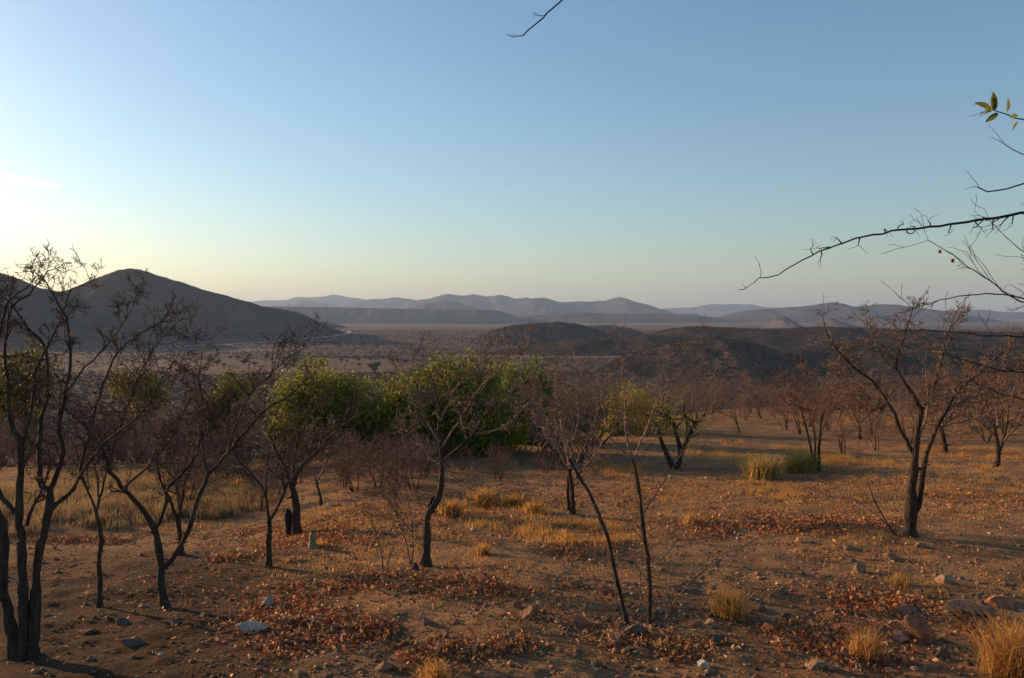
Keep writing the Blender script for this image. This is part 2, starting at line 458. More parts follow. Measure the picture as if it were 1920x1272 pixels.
HG['r6'] = ridge_hill("hill", "dark scrub slope behind the big bare tree on the right",
    [(1360, 712, 1000), (1430, 676, 1030), (1527, 652, 1060), (1640, 641, 1090), (1780, 646, 1090), (1920, 650, 1060), (2150, 642, 1040), (2400, 700, 1020)], 210, 280, 68, 340, 100, (0.055, 0.042, 0.033), None, 0.40, 80)
HG['r7'] = ridge_hill("hill", "little knoll at the foot of the nearest brown mound",
    [(1290, 722, 800), (1330, 700, 815), (1383, 687, 820), (1431, 689, 820), (1480, 704, 810), (1530, 724, 795)], 85, 120, 69, 120, 60, (0.075, 0.054, 0.041), None, 0.5, 45)

# dirt road curving round the foot of the pointed hill
rp = np.array([hit(a, b) for a, b in [(250, 652), (330, 651), (400, 648), (450, 645.5), (520, 640.5), (580, 636), (625, 631), (648, 626.5), (657, 623.5), (652, 621), (640, 619.5)]])
t = np.linspace(0, len(rp) - 1, 120)
rc = np.stack([np.interp(t, np.arange(len(rp)), rp[:, k]) for k in range(3)], 1)
for _ in range(6): rc[1:-1] = (rc[:-2] + 2 * rc[1:-1] + rc[2:]) / 4
dv = np.gradient(rc[:, :2], axis=0); dv /= np.linalg.norm(dv, axis=1)[:, None]
nvv = np.stack([-dv[:, 1], dv[:, 0]], 1)
RW = 8.0
L = np.c_[rc[:, :2] + nvv * RW, rc[:, 2] + 1.2]; Rr = np.c_[rc[:, :2] - nvv * RW, rc[:, 2] + 1.2]
i = np.arange(119)
road = obj("road", mesh_np("road", np.r_[L, Rr], np.stack([i, i + 1, i + 121, i + 120], 1), M_ROAD))
tag(road, "pale dirt road curving round the foot of the pointed hill", "road", kind="structure")

# ------------------------------------------------------------------ scrub far away: one mass nobody could count
def scatter_tris(pos, size, ntri, seed, flat=0.75, tri=0.55):
    r = np.random.default_rng(seed)
    n = len(pos)
    c = r.normal(size=(n, ntri, 3)); c /= np.linalg.norm(c, axis=2)[:, :, None]
    c *= r.uniform(0.25, 1.0, (n, ntri, 1))**0.6
    c[:, :, 2] = np.abs(c[:, :, 2]) * flat
    c *= size[:, None, None] * 0.5
    d = r.normal(size=(n, ntri, 3, 3)) * (tri * 0.5 * size[:, None, None, None])
    v = pos[:, None, None, :] + c[:, :, None, :] + d
    v[..., 2] = np.maximum(v[..., 2], pos[:, None, None, 2] - 0.3)
    V = v.reshape(-1, 3)
    return V, np.arange(len(V)).reshape(-1, 3)

def scrub(name, label, pos, size, ntri, seed, cols, tri=0.55):
    V, Fc = scatter_tris(pos, size, ntri, seed, tri=tri)
    r = np.random.default_rng(seed + 1)
    cols = np.array(cols)
    t = cols[r.integers(0, len(cols), len(pos))] * r.uniform(0.7, 1.3, (len(pos), 1))
    t = np.repeat(t, ntri * 3, axis=0)
    o = obj(name, mesh_np(name, V, Fc, M_SCRUB, False, t))
    tag(o, label, "scrub", kind="stuff")

def clear_of_hills(x, y):
    return np.ones(len(x), bool)

def valley_points(n, y0, y1, seed, thr=-0.3):
    r = np.random.default_rng(seed)
    y = np.sqrt(r.uniform(y0**2, y1**2, n))
    x = y * r.uniform(-0.74, 0.74, n)
    k = fbm(x / 120, y / 200, 3, 91) + 0.25 * r.normal(size=n) > thr
    t = tint_ground(x, y)
    k &= (t[:, 0] < 0.135) | (r.uniform(size=n) < 0.05)
    x, y = x[k], y[k]
    return np.stack([x, y, gz(x, y)], 1)

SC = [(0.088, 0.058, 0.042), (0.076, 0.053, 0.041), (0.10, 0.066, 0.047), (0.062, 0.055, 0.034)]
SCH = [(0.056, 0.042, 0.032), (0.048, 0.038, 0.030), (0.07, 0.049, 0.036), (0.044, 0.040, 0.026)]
p = valley_points(20000, 300, 950, 101)
scrub("valley_scrub", "brown leafless scrub covering the near valley floor", p, rng.uniform(1.8, 3.6, len(p)), 11, 102, SC)
p = valley_points(46000, 950, 3600, 103)
hl = []
for pa, pb, n in (((545, 668), (650, 671), 150), ((650, 671), (745, 671), 130), ((495, 671), (585, 674), 110), ((870, 664), (1030, 668), 160)):
    u = rng.uniform(0, 1, n); hl.append(np.array([hit(pa[0] + (pb[0] - pa[0]) * a, pa[1] + (pb[1] - pa[1]) * a) for a in u[:60]]))
    hl[-1] = hl[-1][rng.integers(0, len(hl[-1]), n)] + np.c_[rng.normal(size=(n, 2)) * 2.0, np.zeros(n)]
p = np.concatenate([p] + hl)
scrub("valley_scrub", "fine dark scrub speckling the far valley floor", p, rng.uniform(2.0, 4.5, len(p)), 4, 104, SC, 0.8)
hp = []
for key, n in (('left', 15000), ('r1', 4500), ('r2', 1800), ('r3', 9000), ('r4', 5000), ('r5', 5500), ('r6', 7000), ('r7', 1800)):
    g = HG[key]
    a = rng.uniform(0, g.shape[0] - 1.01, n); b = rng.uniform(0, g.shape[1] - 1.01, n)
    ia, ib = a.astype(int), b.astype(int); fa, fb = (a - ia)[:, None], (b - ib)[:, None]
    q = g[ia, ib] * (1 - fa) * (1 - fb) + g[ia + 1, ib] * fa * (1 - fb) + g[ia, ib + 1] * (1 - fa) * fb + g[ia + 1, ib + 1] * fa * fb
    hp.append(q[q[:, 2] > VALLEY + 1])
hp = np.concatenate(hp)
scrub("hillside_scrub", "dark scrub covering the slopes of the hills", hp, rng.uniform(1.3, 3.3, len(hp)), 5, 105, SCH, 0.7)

# ------------------------------------------------------------------ tubes and twigs
class Tubes:
    def __init__(s): s.V, s.Q, s.n = [], [], 0
    def add(s, P, R, k=5):
        P = np.asarray(P, float); R = np.asarray(R, float); m = len(P)
        T = np.gradient(P, axis=0); T /= np.maximum(np.linalg.norm(T, axis=1), 1e-9)[:, None]
        ref = np.array([0.31, 0.22, 0.92]) if abs(T[0][2]) < 0.9 else np.array([0.95, 0.2, 0.1])
        A = np.cross(T, ref); A /= np.maximum(np.linalg.norm(A, axis=1), 1e-9)[:, None]
        B = np.cross(T, A)
        th = np.arange(k) * 2 * math.pi / k
        ring = P[:, None, :] + R[:, None, None] * (np.cos(th)[None, :, None] * A[:, None, :] + np.sin(th)[None, :, None] * B[:, None, :])
        s.V.append(ring.reshape(-1, 3))
        i = s.n + (np.arange(m - 1)[:, None] * k + np.arange(k)[None, :])
        j = s.n + (np.arange(m - 1)[:, None] * k + (np.arange(k)[None, :] + 1) % k)
        s.Q.append(np.stack([i, j, j + k, i + k], 2).reshape(-1, 4))
        s.n += m * k
    def mesh(s, name, mat):
        if not s.V: return None
        return mesh_np(name, np.concatenate(s.V), np.concatenate(s.Q), mat)

def unit(v): return v / max(np.linalg.norm(v), 1e-9)

def branch_path(p, d, length, r, wob=0.22, up=0.05, seg=0.12):
    n = max(3, int(length / seg))
    pts = [p]; st = length / n
    for q in range(n):
        d = unit(d + r.normal(size=3) * wob + np.array([0, 0, up]))
        p = p + d * st
        pts.append(p)
    return np.array(pts)

def grow(tb, p, d, length, rad, lev, r, tips, kids=(4, 3, 3), wob=0.22, up=0.06, rmin=0.0022, spread=0.75):
    P = branch_path(p, d, length, r, wob, up)
    R = np.linspace(rad, max(rad * 0.4, rmin), len(P))
    tb.add(P, R, 5 if rad > 0.012 else (4 if rad > 0.006 else 3))
    if lev <= 0:
        tips.append(P[-1]); return
    k = kids[min(lev - 1, len(kids) - 1)]
    k = max(1, int(round(k * r.uniform(0.7, 1.3))))
    for q in range(k):
        t = 1.0 if q == 0 else r.uniform(0.25, 1.0)
        f = t * (len(P) - 1); i = min(int(f), len(P) - 2); pp = P[i] + (P[i + 1] - P[i]) * (f - i)
        dd = unit(unit(P[i + 1] - P[i]) + r.normal(size=3) * spread)
        grow(tb, pp, dd, length * r.uniform(0.45, 0.72), max(R[i] * r.uniform(0.5, 0.75), rmin), lev - 1, r, tips, kids, wob, up, rmin, spread)

def spline(pts, n):
    pts = np.asarray(pts, float)
    if len(pts) == 2: pts = np.array([pts[0], (pts[0] + pts[1]) / 2, pts[1]])
    d = np.r_[0, np.cumsum(np.linalg.norm(np.diff(pts, axis=0), axis=1))]
    t = np.linspace(0, d[-1], n)
    q = np.empty((n, pts.shape[1]))
    pad = np.vstack([2 * pts[0] - pts[1], pts, 2 * pts[-1] - pts[-2]])
    for a in range(n):
        i = min(max(int(np.searchsorted(d, t[a], 'right') - 1), 0), len(pts) - 2)
        u = (t[a] - d[i]) / max(d[i + 1] - d[i], 1e-9)
        p0, p1, p2, p3 = pad[i], pad[i + 1], pad[i + 2], pad[i + 3]
        q[a] = 0.5 * (2 * p1 + (p2 - p0) * u + (2 * p0 - 5 * p1 + 4 * p2 - p3) * u * u + (3 * p1 - p0 - 3 * p2 + p3) * u**3)
    return q

def leaf_mesh(name, pos, dirs, size, cols, mat, seed, aspect=0.5, curl=0.25, fold=True):
    """leaf-shaped six-point blades, folded along the midrib"""
    r = np.random.default_rng(seed)
    n = len(pos)
    d = dirs / np.maximum(np.linalg.norm(dirs, axis=1), 1e-9)[:, None]
    side = np.cross(d, r.normal(size=(n, 3))); side /= np.maximum(np.linalg.norm(side, axis=1), 1e-9)[:, None]
    up = np.cross(side, d)
    L = size[:, None]; W = L * aspect * 0.5
    cu = (r.uniform(-1, 1, (n, 1)) * curl + curl * 0.4) * L
    v = np.stack([pos, pos + d * L * 0.5 + side * W + up * cu * 0.6, pos + d * L + up * cu * 0.3, pos + d * L * 0.5 - side * W + up * cu * 0.6, pos + d * L * 0.5], 1)
    b = np.arange(n)[:, None] * 5
    Fc = np.concatenate([b + np.array([[0, 1, 4]]), b + np.array([[1, 2, 4]]), b + np.array([[0, 4, 3]]), b + np.array([[4, 2, 3]])])
    if not fold:
        v = v[:, :4]; b = np.arange(n)[:, None] * 4
        return mesh_np(name, v.reshape(-1, 3), b + np.array([[0, 1, 2, 3]]), mat, False, np.repeat(cols, 4, axis=0))
    return mesh_np(name, v.reshape(-1, 3), Fc, mat, False, np.repeat(cols, 5, axis=0))

def pick(cols, n, r, var=0.25):
    c = np.array(cols)
    return c[r.integers(0, len(c), n)] * r.uniform(1 - var, 1 + var, (n, 1))

# ------------------------------------------------------------------ bare trees drawn limb by limb
def bare_tree(name, label, trunks, limbs, Y=None, bark=None, twig=None, seed=1, lev=4, tw=1.0, den=1.0, kids=(3, 3, 3), depth=0.5, group=None, dead=0, cat="tree", base_z=None, rmin=0.0023):
    """trunks / limbs: (points seen in the photograph, width at start, width at end) - every limb gets its own run in depth"""
    r = np.random.default_rng(seed)
    bark = bark or M_BARK; twig = twig or M_TWIG
    b = trunks[0][0][0]
    base = hit(*b) if Y is None else at(b[0], b[1], Y)
    Y0 = base[1]
    rmin = max(rmin, 0.00030 * Y0) if cat == 'tree' and Y is None else rmin
    root = empty(name, tuple(base))
    tag(root, label, cat, group)
    known = [(b[0], b[1], Y0)]
    org = base.copy()
    tt = Tubes()
    all_tips = []
    def lay(pts, drift, first, jit=1.1):
        pts = np.array(pts, float)
        if first: y0 = Y0
        else:
            kn = np.array(known); k = np.argmin((kn[:, 0] - pts[0, 0])**2 + (kn[:, 1] - pts[0, 1])**2); y0 = kn[k, 2]
        arc = np.r_[0, np.cumsum(np.linalg.norm(np.diff(pts, axis=0), axis=1))]
        yy = y0 + drift * arc / F * Y0
        n = max(4, int(arc[-1] / 17))
        q = spline(np.c_[pts, yy], n)
        q[1:, :2] += r.normal(size=(n - 1, 2)) * jit
        for a in q: known.append(tuple(a))
        return np.array([at(*a) for a in q])
    for k, (pts, w0, w1) in enumerate(trunks):
        P = lay(pts, r.uniform(-0.2, 0.2), k == 0 or pts[0][1] > b[1] - 25, 0.6)
        if k == 0 or pts[0][1] > b[1] - 25: P = np.vstack([P[0] - [0, 0, 0.12], P])
        R = 0.76 * np.linspace(w0, w1, len(P)) / F * Y0 / 2
        R *= 1 + 0.15 * r.normal(size=len(P)).clip(-1, 1)
        if k == 0 or pts[0][1] > b[1] - 25: R[:2] *= 1.3
        tt.add(P - org, R, 9)
        for q in range(3 if w0 > 9 else 1):                      # short broken side stubs
            i = int(r.integers(2, max(3, len(P) - 1)))
            S = branch_path(P[i] - org, unit(r.normal(size=3) * [1, 1, 0.4] + [0, 0, 0.5]), R[i] * r.uniform(1.6, 3.2), r, 0.2, 0.0, R[i])
            tt.add(S, np.linspace(R[i] * 0.5, R[i] * 0.22, len(S)), 6)
    obj("trunk", tt.mesh("trunk", bark), root)
    for k, lb_ in enumerate(limbs):
        pts, w0, w1 = lb_[:3]; dm = lb_[3] if len(lb_) > 3 else 1.0
        P = lay(pts, r.choice([-1, 1]) * r.uniform(0.3, 1.0) * depth, False)
        R = 0.8 * np.linspace(w0, w1, len(P)) / F * Y0 / 2
        lt = Tubes(); lt.add(P - org, np.maximum(R, rmin), 6)
        lo = obj("limb", lt.mesh("limb", bark if w0 > 7 else twig), root)
        tb = Tubes(); tips = []
        Ltot = np.linalg.norm(np.diff(P, axis=0), axis=1).sum()
        nk = max(2, int(round((4 + Ltot * 4.6) * den * dm)))
        for q in range(nk):
            f = (1.0 if q < 2 else r.uniform(0.22, 1.0)) * (len(P) - 1)
            i = min(int(f), len(P) - 2); pp = P[i] + (P[i + 1] - P[i]) * (f - i)
            dd = unit(unit(P[i + 1] - P[i]) * (1.2 if q < 2 else 0.7) + r.normal(size=3) * 0.55 + [0, 0, 0.25])
            grow(tb, pp - org, dd, tw * (1 if dm == 1 else 1.9) * r.uniform(0.30, 0.80), max(R[i] * 0.66, rmin), lev - 1, r, tips, kids, 0.16, 0.05, rmin)
        if tb.V: tag(obj("twigs", tb.mesh("twigs", twig), lo), kind="stuff")
        all_tips += tips
    if dead and all_tips:
        T = np.array(all_tips); k = r.choice(len(T), min(dead, len(T)), replace=False)
        obj("dead_leaves", leaf_mesh("dead_leaves", T[k], r.normal(size=(len(k), 3)) + [0, 0, -0.8], r.uniform(0.03, 0.055, len(k)), pick([(0.38, 0.12, 0.04), (0.42, 0.2, 0.07)], len(k), r), M_LITTER, seed, 0.7), root)
    return root

bare_tree("bare_tree", "dark three-stemmed bare tree at the left edge", [
    ([(28, 1232), (14, 1140), (4, 1104), (6, 1000), (-6, 960), (-30, 900)], 30, 20),
    ([(46, 1230), (43, 1104), (39, 998), (36, 976), (39, 873), (37, 820)], 28, 13),
    ([(64, 1230), (70, 1051), (83, 998), (92, 955), (94, 919)], 27, 17)], [
    ([(36, 978), (15, 945), (-5, 920), (-30, 850), (-60, 760)], 13, 5),
    ([(50, 987), (62, 948), (76, 927), (92, 880)], 9, 4),
    ([(94, 919), (76, 905), (74, 820), (80, 770), (89, 745), (86, 655), (50, 610), (20, 570), (-10, 545)], 13, 3),
    ([(94, 919), (107, 891), (118, 850), (112, 800), (124, 730), (132, 671), (125, 600), (96, 546)], 12, 3),
    ([(97, 955), (142, 909), (156, 855), (185, 747), (218, 665), (274, 618), (317, 602)], 11, 2.5),
    ([(37, 825), (20, 787), (12, 700), (10, 640), (22, 580), (60, 545), (96, 506), (122, 512)], 11, 2),
    ([(38, 850), (60, 760), (70, 690), (110, 610), (132, 548), (170, 526)], 9, 2),
    ([(-30, 900), (-35, 800), (-15, 700), (5, 600), (20, 560), (55, 535), (72, 512)], 14, 2),
    ([(124, 735), (160, 690), (200, 650), (235, 600), (255, 560)], 6, 2),
    ([(142, 909), (170, 860), (220, 810), (270, 770), (310, 700), (340, 660)], 7, 2)], seed=21, tw=0.27, den=1.35, dead=14, twig=M_TWIG_SHADE)
bare_tree("bare_tree", "slender small bare tree with one crooked stem on trodden soil", [
    ([(187, 1138), (188, 1080), (184, 1050), (190, 1020), (181, 962), (180, 955)], 14, 9)], [
    ([(180, 958), (166, 925), (156, 909), (148, 880), (140, 830)], 7, 2),
    ([(181, 958), (190, 925), (195, 898), (204, 870), (200, 820)], 7, 2),
    ([(185, 940), (182, 900), (176, 860), (172, 800)], 5, 2)], seed=22, tw=0.4, den=1.0, twig=M_TWIG_SHADE)
bare_tree("bare_tree", "forked bare tree with wide spreading limbs on trodden soil", [
    ([(310, 1141), (303, 1100), (302, 1066), (296, 1020), (290, 996), (277, 969)], 24, 14),
    ([(303, 1066), (318, 1055), (334, 1033), (355, 991), (370, 937)], 13, 11)], [
    ([(277, 969), (250, 935), (231, 916), (206, 884), (192, 841), (160, 800), (120, 770)], 13, 3),
    ([(290, 996), (309, 955), (313, 919), (341, 891), (366, 855), (385, 800), (420, 745)], 10, 2.5),
    ([(370, 937), (391, 891), (426, 852), (455, 815), (493, 773), (547, 737), (573, 713)], 11, 2.5),
    ([(391, 891), (380, 840), (395, 780), (372, 720), (380, 660)], 7, 2),
    ([(231, 916), (262, 890), (300, 850), (330, 800), (350, 730)], 7, 2),
    ([(426, 852), (440, 800), (470, 740), (520, 690), (572, 652)], 6, 2),
    ([(206, 884), (215, 830), (240, 760), (262, 700), (300, 640)], 7, 2)], seed=23, tw=0.38, den=1.7, twig=M_TWIG_SHADE)
bare_tree("bare_tree", "thin bare tree just behind the wide forked one", [
    ([(339, 1040), (337, 1000), (334, 975)], 15, 11)], [
    ([(335, 978), (325, 950), (313, 927), (298, 891), (290, 840)], 8, 2),
    ([(335, 975), (340, 940), (345, 912), (355, 877), (370, 830)], 8, 2),
    ([(337, 960), (333, 920), (325, 870), (320, 800)], 6, 2)], seed=24, tw=0.45, den=1.0, twig=M_TWIG_SHADE)
bare_tree("bare_tree", "small Y-shaped bare tree standing in orange leaves", [
    ([(504, 1063), (505, 1010), (505, 976)], 15, 11)], [
    ([(505, 978), (500, 940), (492, 915), (469, 887), (440, 850)], 8, 2),
    ([(506, 976), (515, 962), (533, 923), (541, 903), (583, 859), (640, 815)], 8, 2),
    ([(500, 940), (498, 900), (505, 850), (500, 790)], 5, 2),
    ([(533, 923), (530, 880), (545, 830), (560, 780)], 5, 2)], seed=25, tw=0.48, den=1.0, twig=M_TWIG_SHADE)
bare_tree("bare_tree", "thick dark trunk beside a broken stump left of centre", [
    ([(557, 1003), (555, 960), (551, 920), (545, 905)], 25, 14)], [
    ([(545, 908), (536, 880), (520, 850), (500, 800)], 9, 2),
    ([(551, 912), (562, 880), (590, 850), (640, 800), (690, 770)], 9, 2),
    ([(550, 915), (552, 870), (560, 820), (600, 760)], 8, 2)], seed=26, tw=0.5, den=1.1, twig=M_TWIG_SHADE)
bare_tree("bare_tree", "little leaning bare sapling at the brush edge left of centre", [
    ([(602, 948), (599, 923), (592, 900)], 9, 6)], [
    ([(592, 900), (585, 870), (575, 830)], 5, 2), ([(594, 905), (610, 870), (630, 830)], 5, 2)], seed=27, tw=0.6)
bare_tree("bare_tree", "spreading bare tree with a twisted trunk in front of the green trees", [
    ([(799, 1063), (800, 1000), (803, 963), (817, 943), (827, 917), (829, 870)], 24, 13),
    ([(806, 965), (805, 945), (812, 932), (822, 925)], 9, 8)], [
    ([(829, 872), (823, 807), (827, 763), (817, 733), (800, 690)], 10, 2),
    ([(826, 830), (800, 790), (770, 740), (763, 713), (775, 680)], 7, 2),
    ([(830, 868), (887, 813), (923, 767), (980, 723), (1010, 700)], 9, 2),
    ([(887, 813), (947, 800), (1013, 733), (1030, 720)], 6, 2),
    ([(829, 880), (847, 887), (858, 905), (870, 915)], 4, 1.5),
    ([(826, 870), (800, 853), (790, 827), (765, 810)], 5, 2),
    ([(826, 790), (850, 740), (880, 700), (920, 670)], 6, 2),
    ([(828, 840), (860, 790), (890, 740), (940, 690), (960, 660)], 6, 2)], seed=28, tw=0.42, den=1.5, depth=0.8)
bare_tree("bare_tree", "bare grey tree with an upright fan of twigs right of the green trees", [
    ([(1074, 964), (1073, 917), (1067, 880)], 14, 10), ([(1066, 945), (1064, 905), (1066, 880)], 8, 7)], [
    ([(1067, 882), (1060, 830), (1047, 757), (1040, 720)], 7, 2),
    ([(1068, 880), (1075, 830), (1085, 780), (1080, 730)], 7, 2),
    ([(1067, 885), (1045, 840), (1020, 790), (1000, 750)], 6, 2),
    ([(1069, 885), (1090, 850), (1112, 800), (1120, 760)], 6, 2),
    ([(1074, 915), (1095, 890), (1120, 860)], 5, 2)], seed=29, tw=0.5, den=1.1)
bare_tree("bare_sapling", "two-stemmed leafless sapling, tallest thing at the bottom centre", [
    ([(1176, 1170), (1156, 1089), (1138, 1005), (1108, 930), (1086, 895), (1068, 860)], 12, 7),
    ([(1219, 1176), (1216, 1071), (1209, 1014), (1202, 961), (1196, 904), (1185, 860)], 13, 8)], [
    ([(1068, 860), (1046, 829), (1010, 790), (990, 770)], 4, 1.2),
    ([(1094, 880), (1134, 825), (1160, 800)], 4, 1.2),
    ([(1185, 860), (1174, 807), (1171, 772), (1169, 719), (1168, 671)], 6, 1.2),
    ([(1185, 862), (1143, 820), (1125, 740), (1077, 697), (1060, 670)], 5, 1.2),
    ([(1187, 866), (1218, 790), (1240, 737), (1288, 684)], 5, 1.2),
    ([(1204, 966), (1244, 904), (1288, 838), (1310, 820)], 4, 1.2),
    ([(1217, 1068), (1262, 1023), (1297, 970), (1340, 940)], 4, 1.2),
    ([(1215, 1090), (1190, 1060), (1160, 1015), (1140, 1000)], 3, 1.2),
    ([(1160, 1110), (1140, 1070), (1110, 1035)], 3, 1.2)], seed=30, lev=3, tw=0.42, den=0.9, kids=(2, 2), rmin=0.0019)
bare_tree("sprouting_shoots", "pale thin shoots springing from the ground beside the leafless sapling", [
    ([(1248, 1166), (1253, 1102), (1266, 1036), (1275, 1000)], 4, 2), ([(1246, 1168), (1262, 1133), (1306, 1080), (1372, 1036), (1440, 1000)], 4, 2), ([(1203, 1160), (1200, 1080), (1205, 1020)], 3.5, 2)], [
    ([(1258, 1080), (1240, 1030), (1245, 990)], 3, 1.2), ([(1306, 1080), (1330, 1040), (1330, 1000)], 3, 1.2), ([(1262, 1133), (1290, 1090), (1300, 1040)], 3, 1.2)],
    seed=31, lev=2, tw=0.35, den=0.8, kids=(2, 2), bark=M_TWIG, cat="shrub", rmin=0.0017)
bare_tree("bare_tree", "large twin-stemmed bare tree lit from the left, right foreground", [
    ([(1705, 1007), (1708, 960), (1710, 913), (1716, 854), (1722, 800), (1728, 770)], 31, 12),
    ([(1714, 965), (1724, 940), (1732, 874), (1748, 823), (1767, 783)], 14, 9)], [
    ([(1716, 856), (1700, 830), (1673, 772), (1650, 735), (1630, 709), (1594, 685), (1570, 655), (1555, 630), (1545, 605)], 11, 2.5),
    ([(1728, 772), (1710, 735), (1689, 705), (1680, 680), (1693, 638), (1712, 579)], 9, 2),
    ([(1728, 770), (1752, 724), (1765, 680), (1775, 630), (1790, 600)], 8, 2),
    ([(1767, 783), (1803, 724), (1862, 677), (1900, 640)], 8, 2),
    ([(1767, 785), (1790, 760), (1840, 740), (1890, 725)], 6, 2),
    ([(1689, 705), (1660, 680), (1640, 640), (1625, 600)], 6, 2),
    ([(1748, 823), (1770, 800), (1810, 790), (1850, 780)], 5, 2),
    ([(1640, 720), (1610, 715), (1585, 700)], 5, 2),
    ([(1720, 830), (1735, 790), (1740, 740), (1735, 690)], 6, 2)], seed=32, tw=0.36, den=1.6, dead=16)
bare_tree("leaning_shoot", "thin bare shoots at the foot of the twin-stemmed tree", [
    ([(1683, 1008), (1665, 985), (1642, 944), (1625, 900)], 5, 2)], [([(1665, 985), (1640, 965), (1610, 940)], 3, 1.2), ([(1642, 944), (1650, 900), (1640, 860)], 3, 1.2)], seed=33, lev=2, tw=0.3, den=0.8, cat="shrub", rmin=0.0018)
bare_tree("bare_tree", "slim multi-stemmed bare tree behind the two green grass tussocks", [
    ([(1532, 884), (1520, 840), (1514, 812), (1504, 775)], 8, 5), ([(1536, 884), (1536, 834), (1543, 775)], 8, 5), ([(1530, 880), (1528, 820), (1524, 790)], 6, 4)], [
    ([(1504, 775), (1490, 745), (1470, 725)], 4, 1.5), ([(1543, 775), (1560, 740), (1575, 710)], 4, 1.5), ([(1524, 790), (1530, 750), (1520, 715)], 4, 1.5), ([(1514, 812), (1500, 780), (1480, 760)], 4, 1.5), ([(1538, 810), (1560, 770), (1590, 745)], 4, 1.5)], seed=34, tw=0.6, den=1.2, twig=M_TWIGR)
bare_tree("bare_tree", "small V-shaped bare tree in front of a bright grass patch", [
    ([(1612, 824), (1612, 800), (1609, 790)], 8, 6)], [([(1609, 792), (1600, 770), (1590, 755)], 5, 2), ([(1612, 795), (1625, 780), (1645, 765)], 5, 2), ([(1610, 795), (1612, 765), (1620, 740)], 4, 1.5)], seed=35, tw=0.8, den=1.0, twig=M_TWIGR)
bare_tree("bare_tree", "leaning dark trunk of a bare tree right of the twin-stemmed tree", [
    ([(1774, 851), (1770, 825), (1763, 800)], 13, 9)], [([(1763, 802), (1750, 770), (1745, 730)], 7, 2), ([(1765, 805), (1790, 770), (1815, 735)], 7, 2), ([(1766, 810), (1770, 760), (1780, 710)], 6, 2)], seed=36, tw=0.6, den=1.1, twig=M_TWIGR)
bare_tree("bare_tree", "bushy bare tree near the right edge with stems crossing", [
    ([(1871, 876), (1872, 850), (1868, 820), (1860, 785)], 11, 7), ([(1866, 876), (1880, 830), (1888, 790)], 8, 6)], [
    ([(1860, 785), (1845, 750), (1825, 710)], 6, 2), ([(1888, 790), (1900, 740), (1920, 690)], 6, 2), ([(1868, 820), (1835, 790), (1800, 770)], 5, 2), ([(1880, 830), (1910, 800), (1950, 770)], 5, 2), ([(1872, 800), (1870, 740), (1880, 680)], 6, 2)], seed=37, tw=0.6, den=1.2, twig=M_TWIGR)
bare_tree("leafless_shrub", "wispy reddish leafless shrub left of the twisted trunk", [
    ([(770, 1060), (762, 1020), (750, 985)], 4, 2.5), ([(772, 1062), (775, 1010), (770, 960)], 4, 2.5)], [
    ([(750, 985), (735, 950), (715, 925)], 3, 1.2), ([(770, 960), (760, 920), (765, 890)], 3, 1.2), ([(774, 1000), (745, 960), (740, 920)], 3, 1.2)], seed=38, lev=4, tw=0.45, den=1.2, twig=M_TWIGR, bark=M_TWIGR, cat="shrub", rmin=0.002)
bare_tree("leafless_shrub", "wispy red-brown leafless shrub on the litter below centre left", [
    ([(718, 1075), (716, 1040), (705, 1000)], 4, 2.5), ([(722, 1076), (735, 1030), (745, 1000)], 4, 2.5)], [
    ([(705, 1000), (690, 960), (700, 930)], 3, 1.2), ([(745, 1000), (752, 960), (740, 930)], 3, 1.2)], seed=39, lev=4, tw=0.4, den=1.1, twig=M_TWIGR, bark=M_TWIGR, cat="shrub", rmin=0.002)

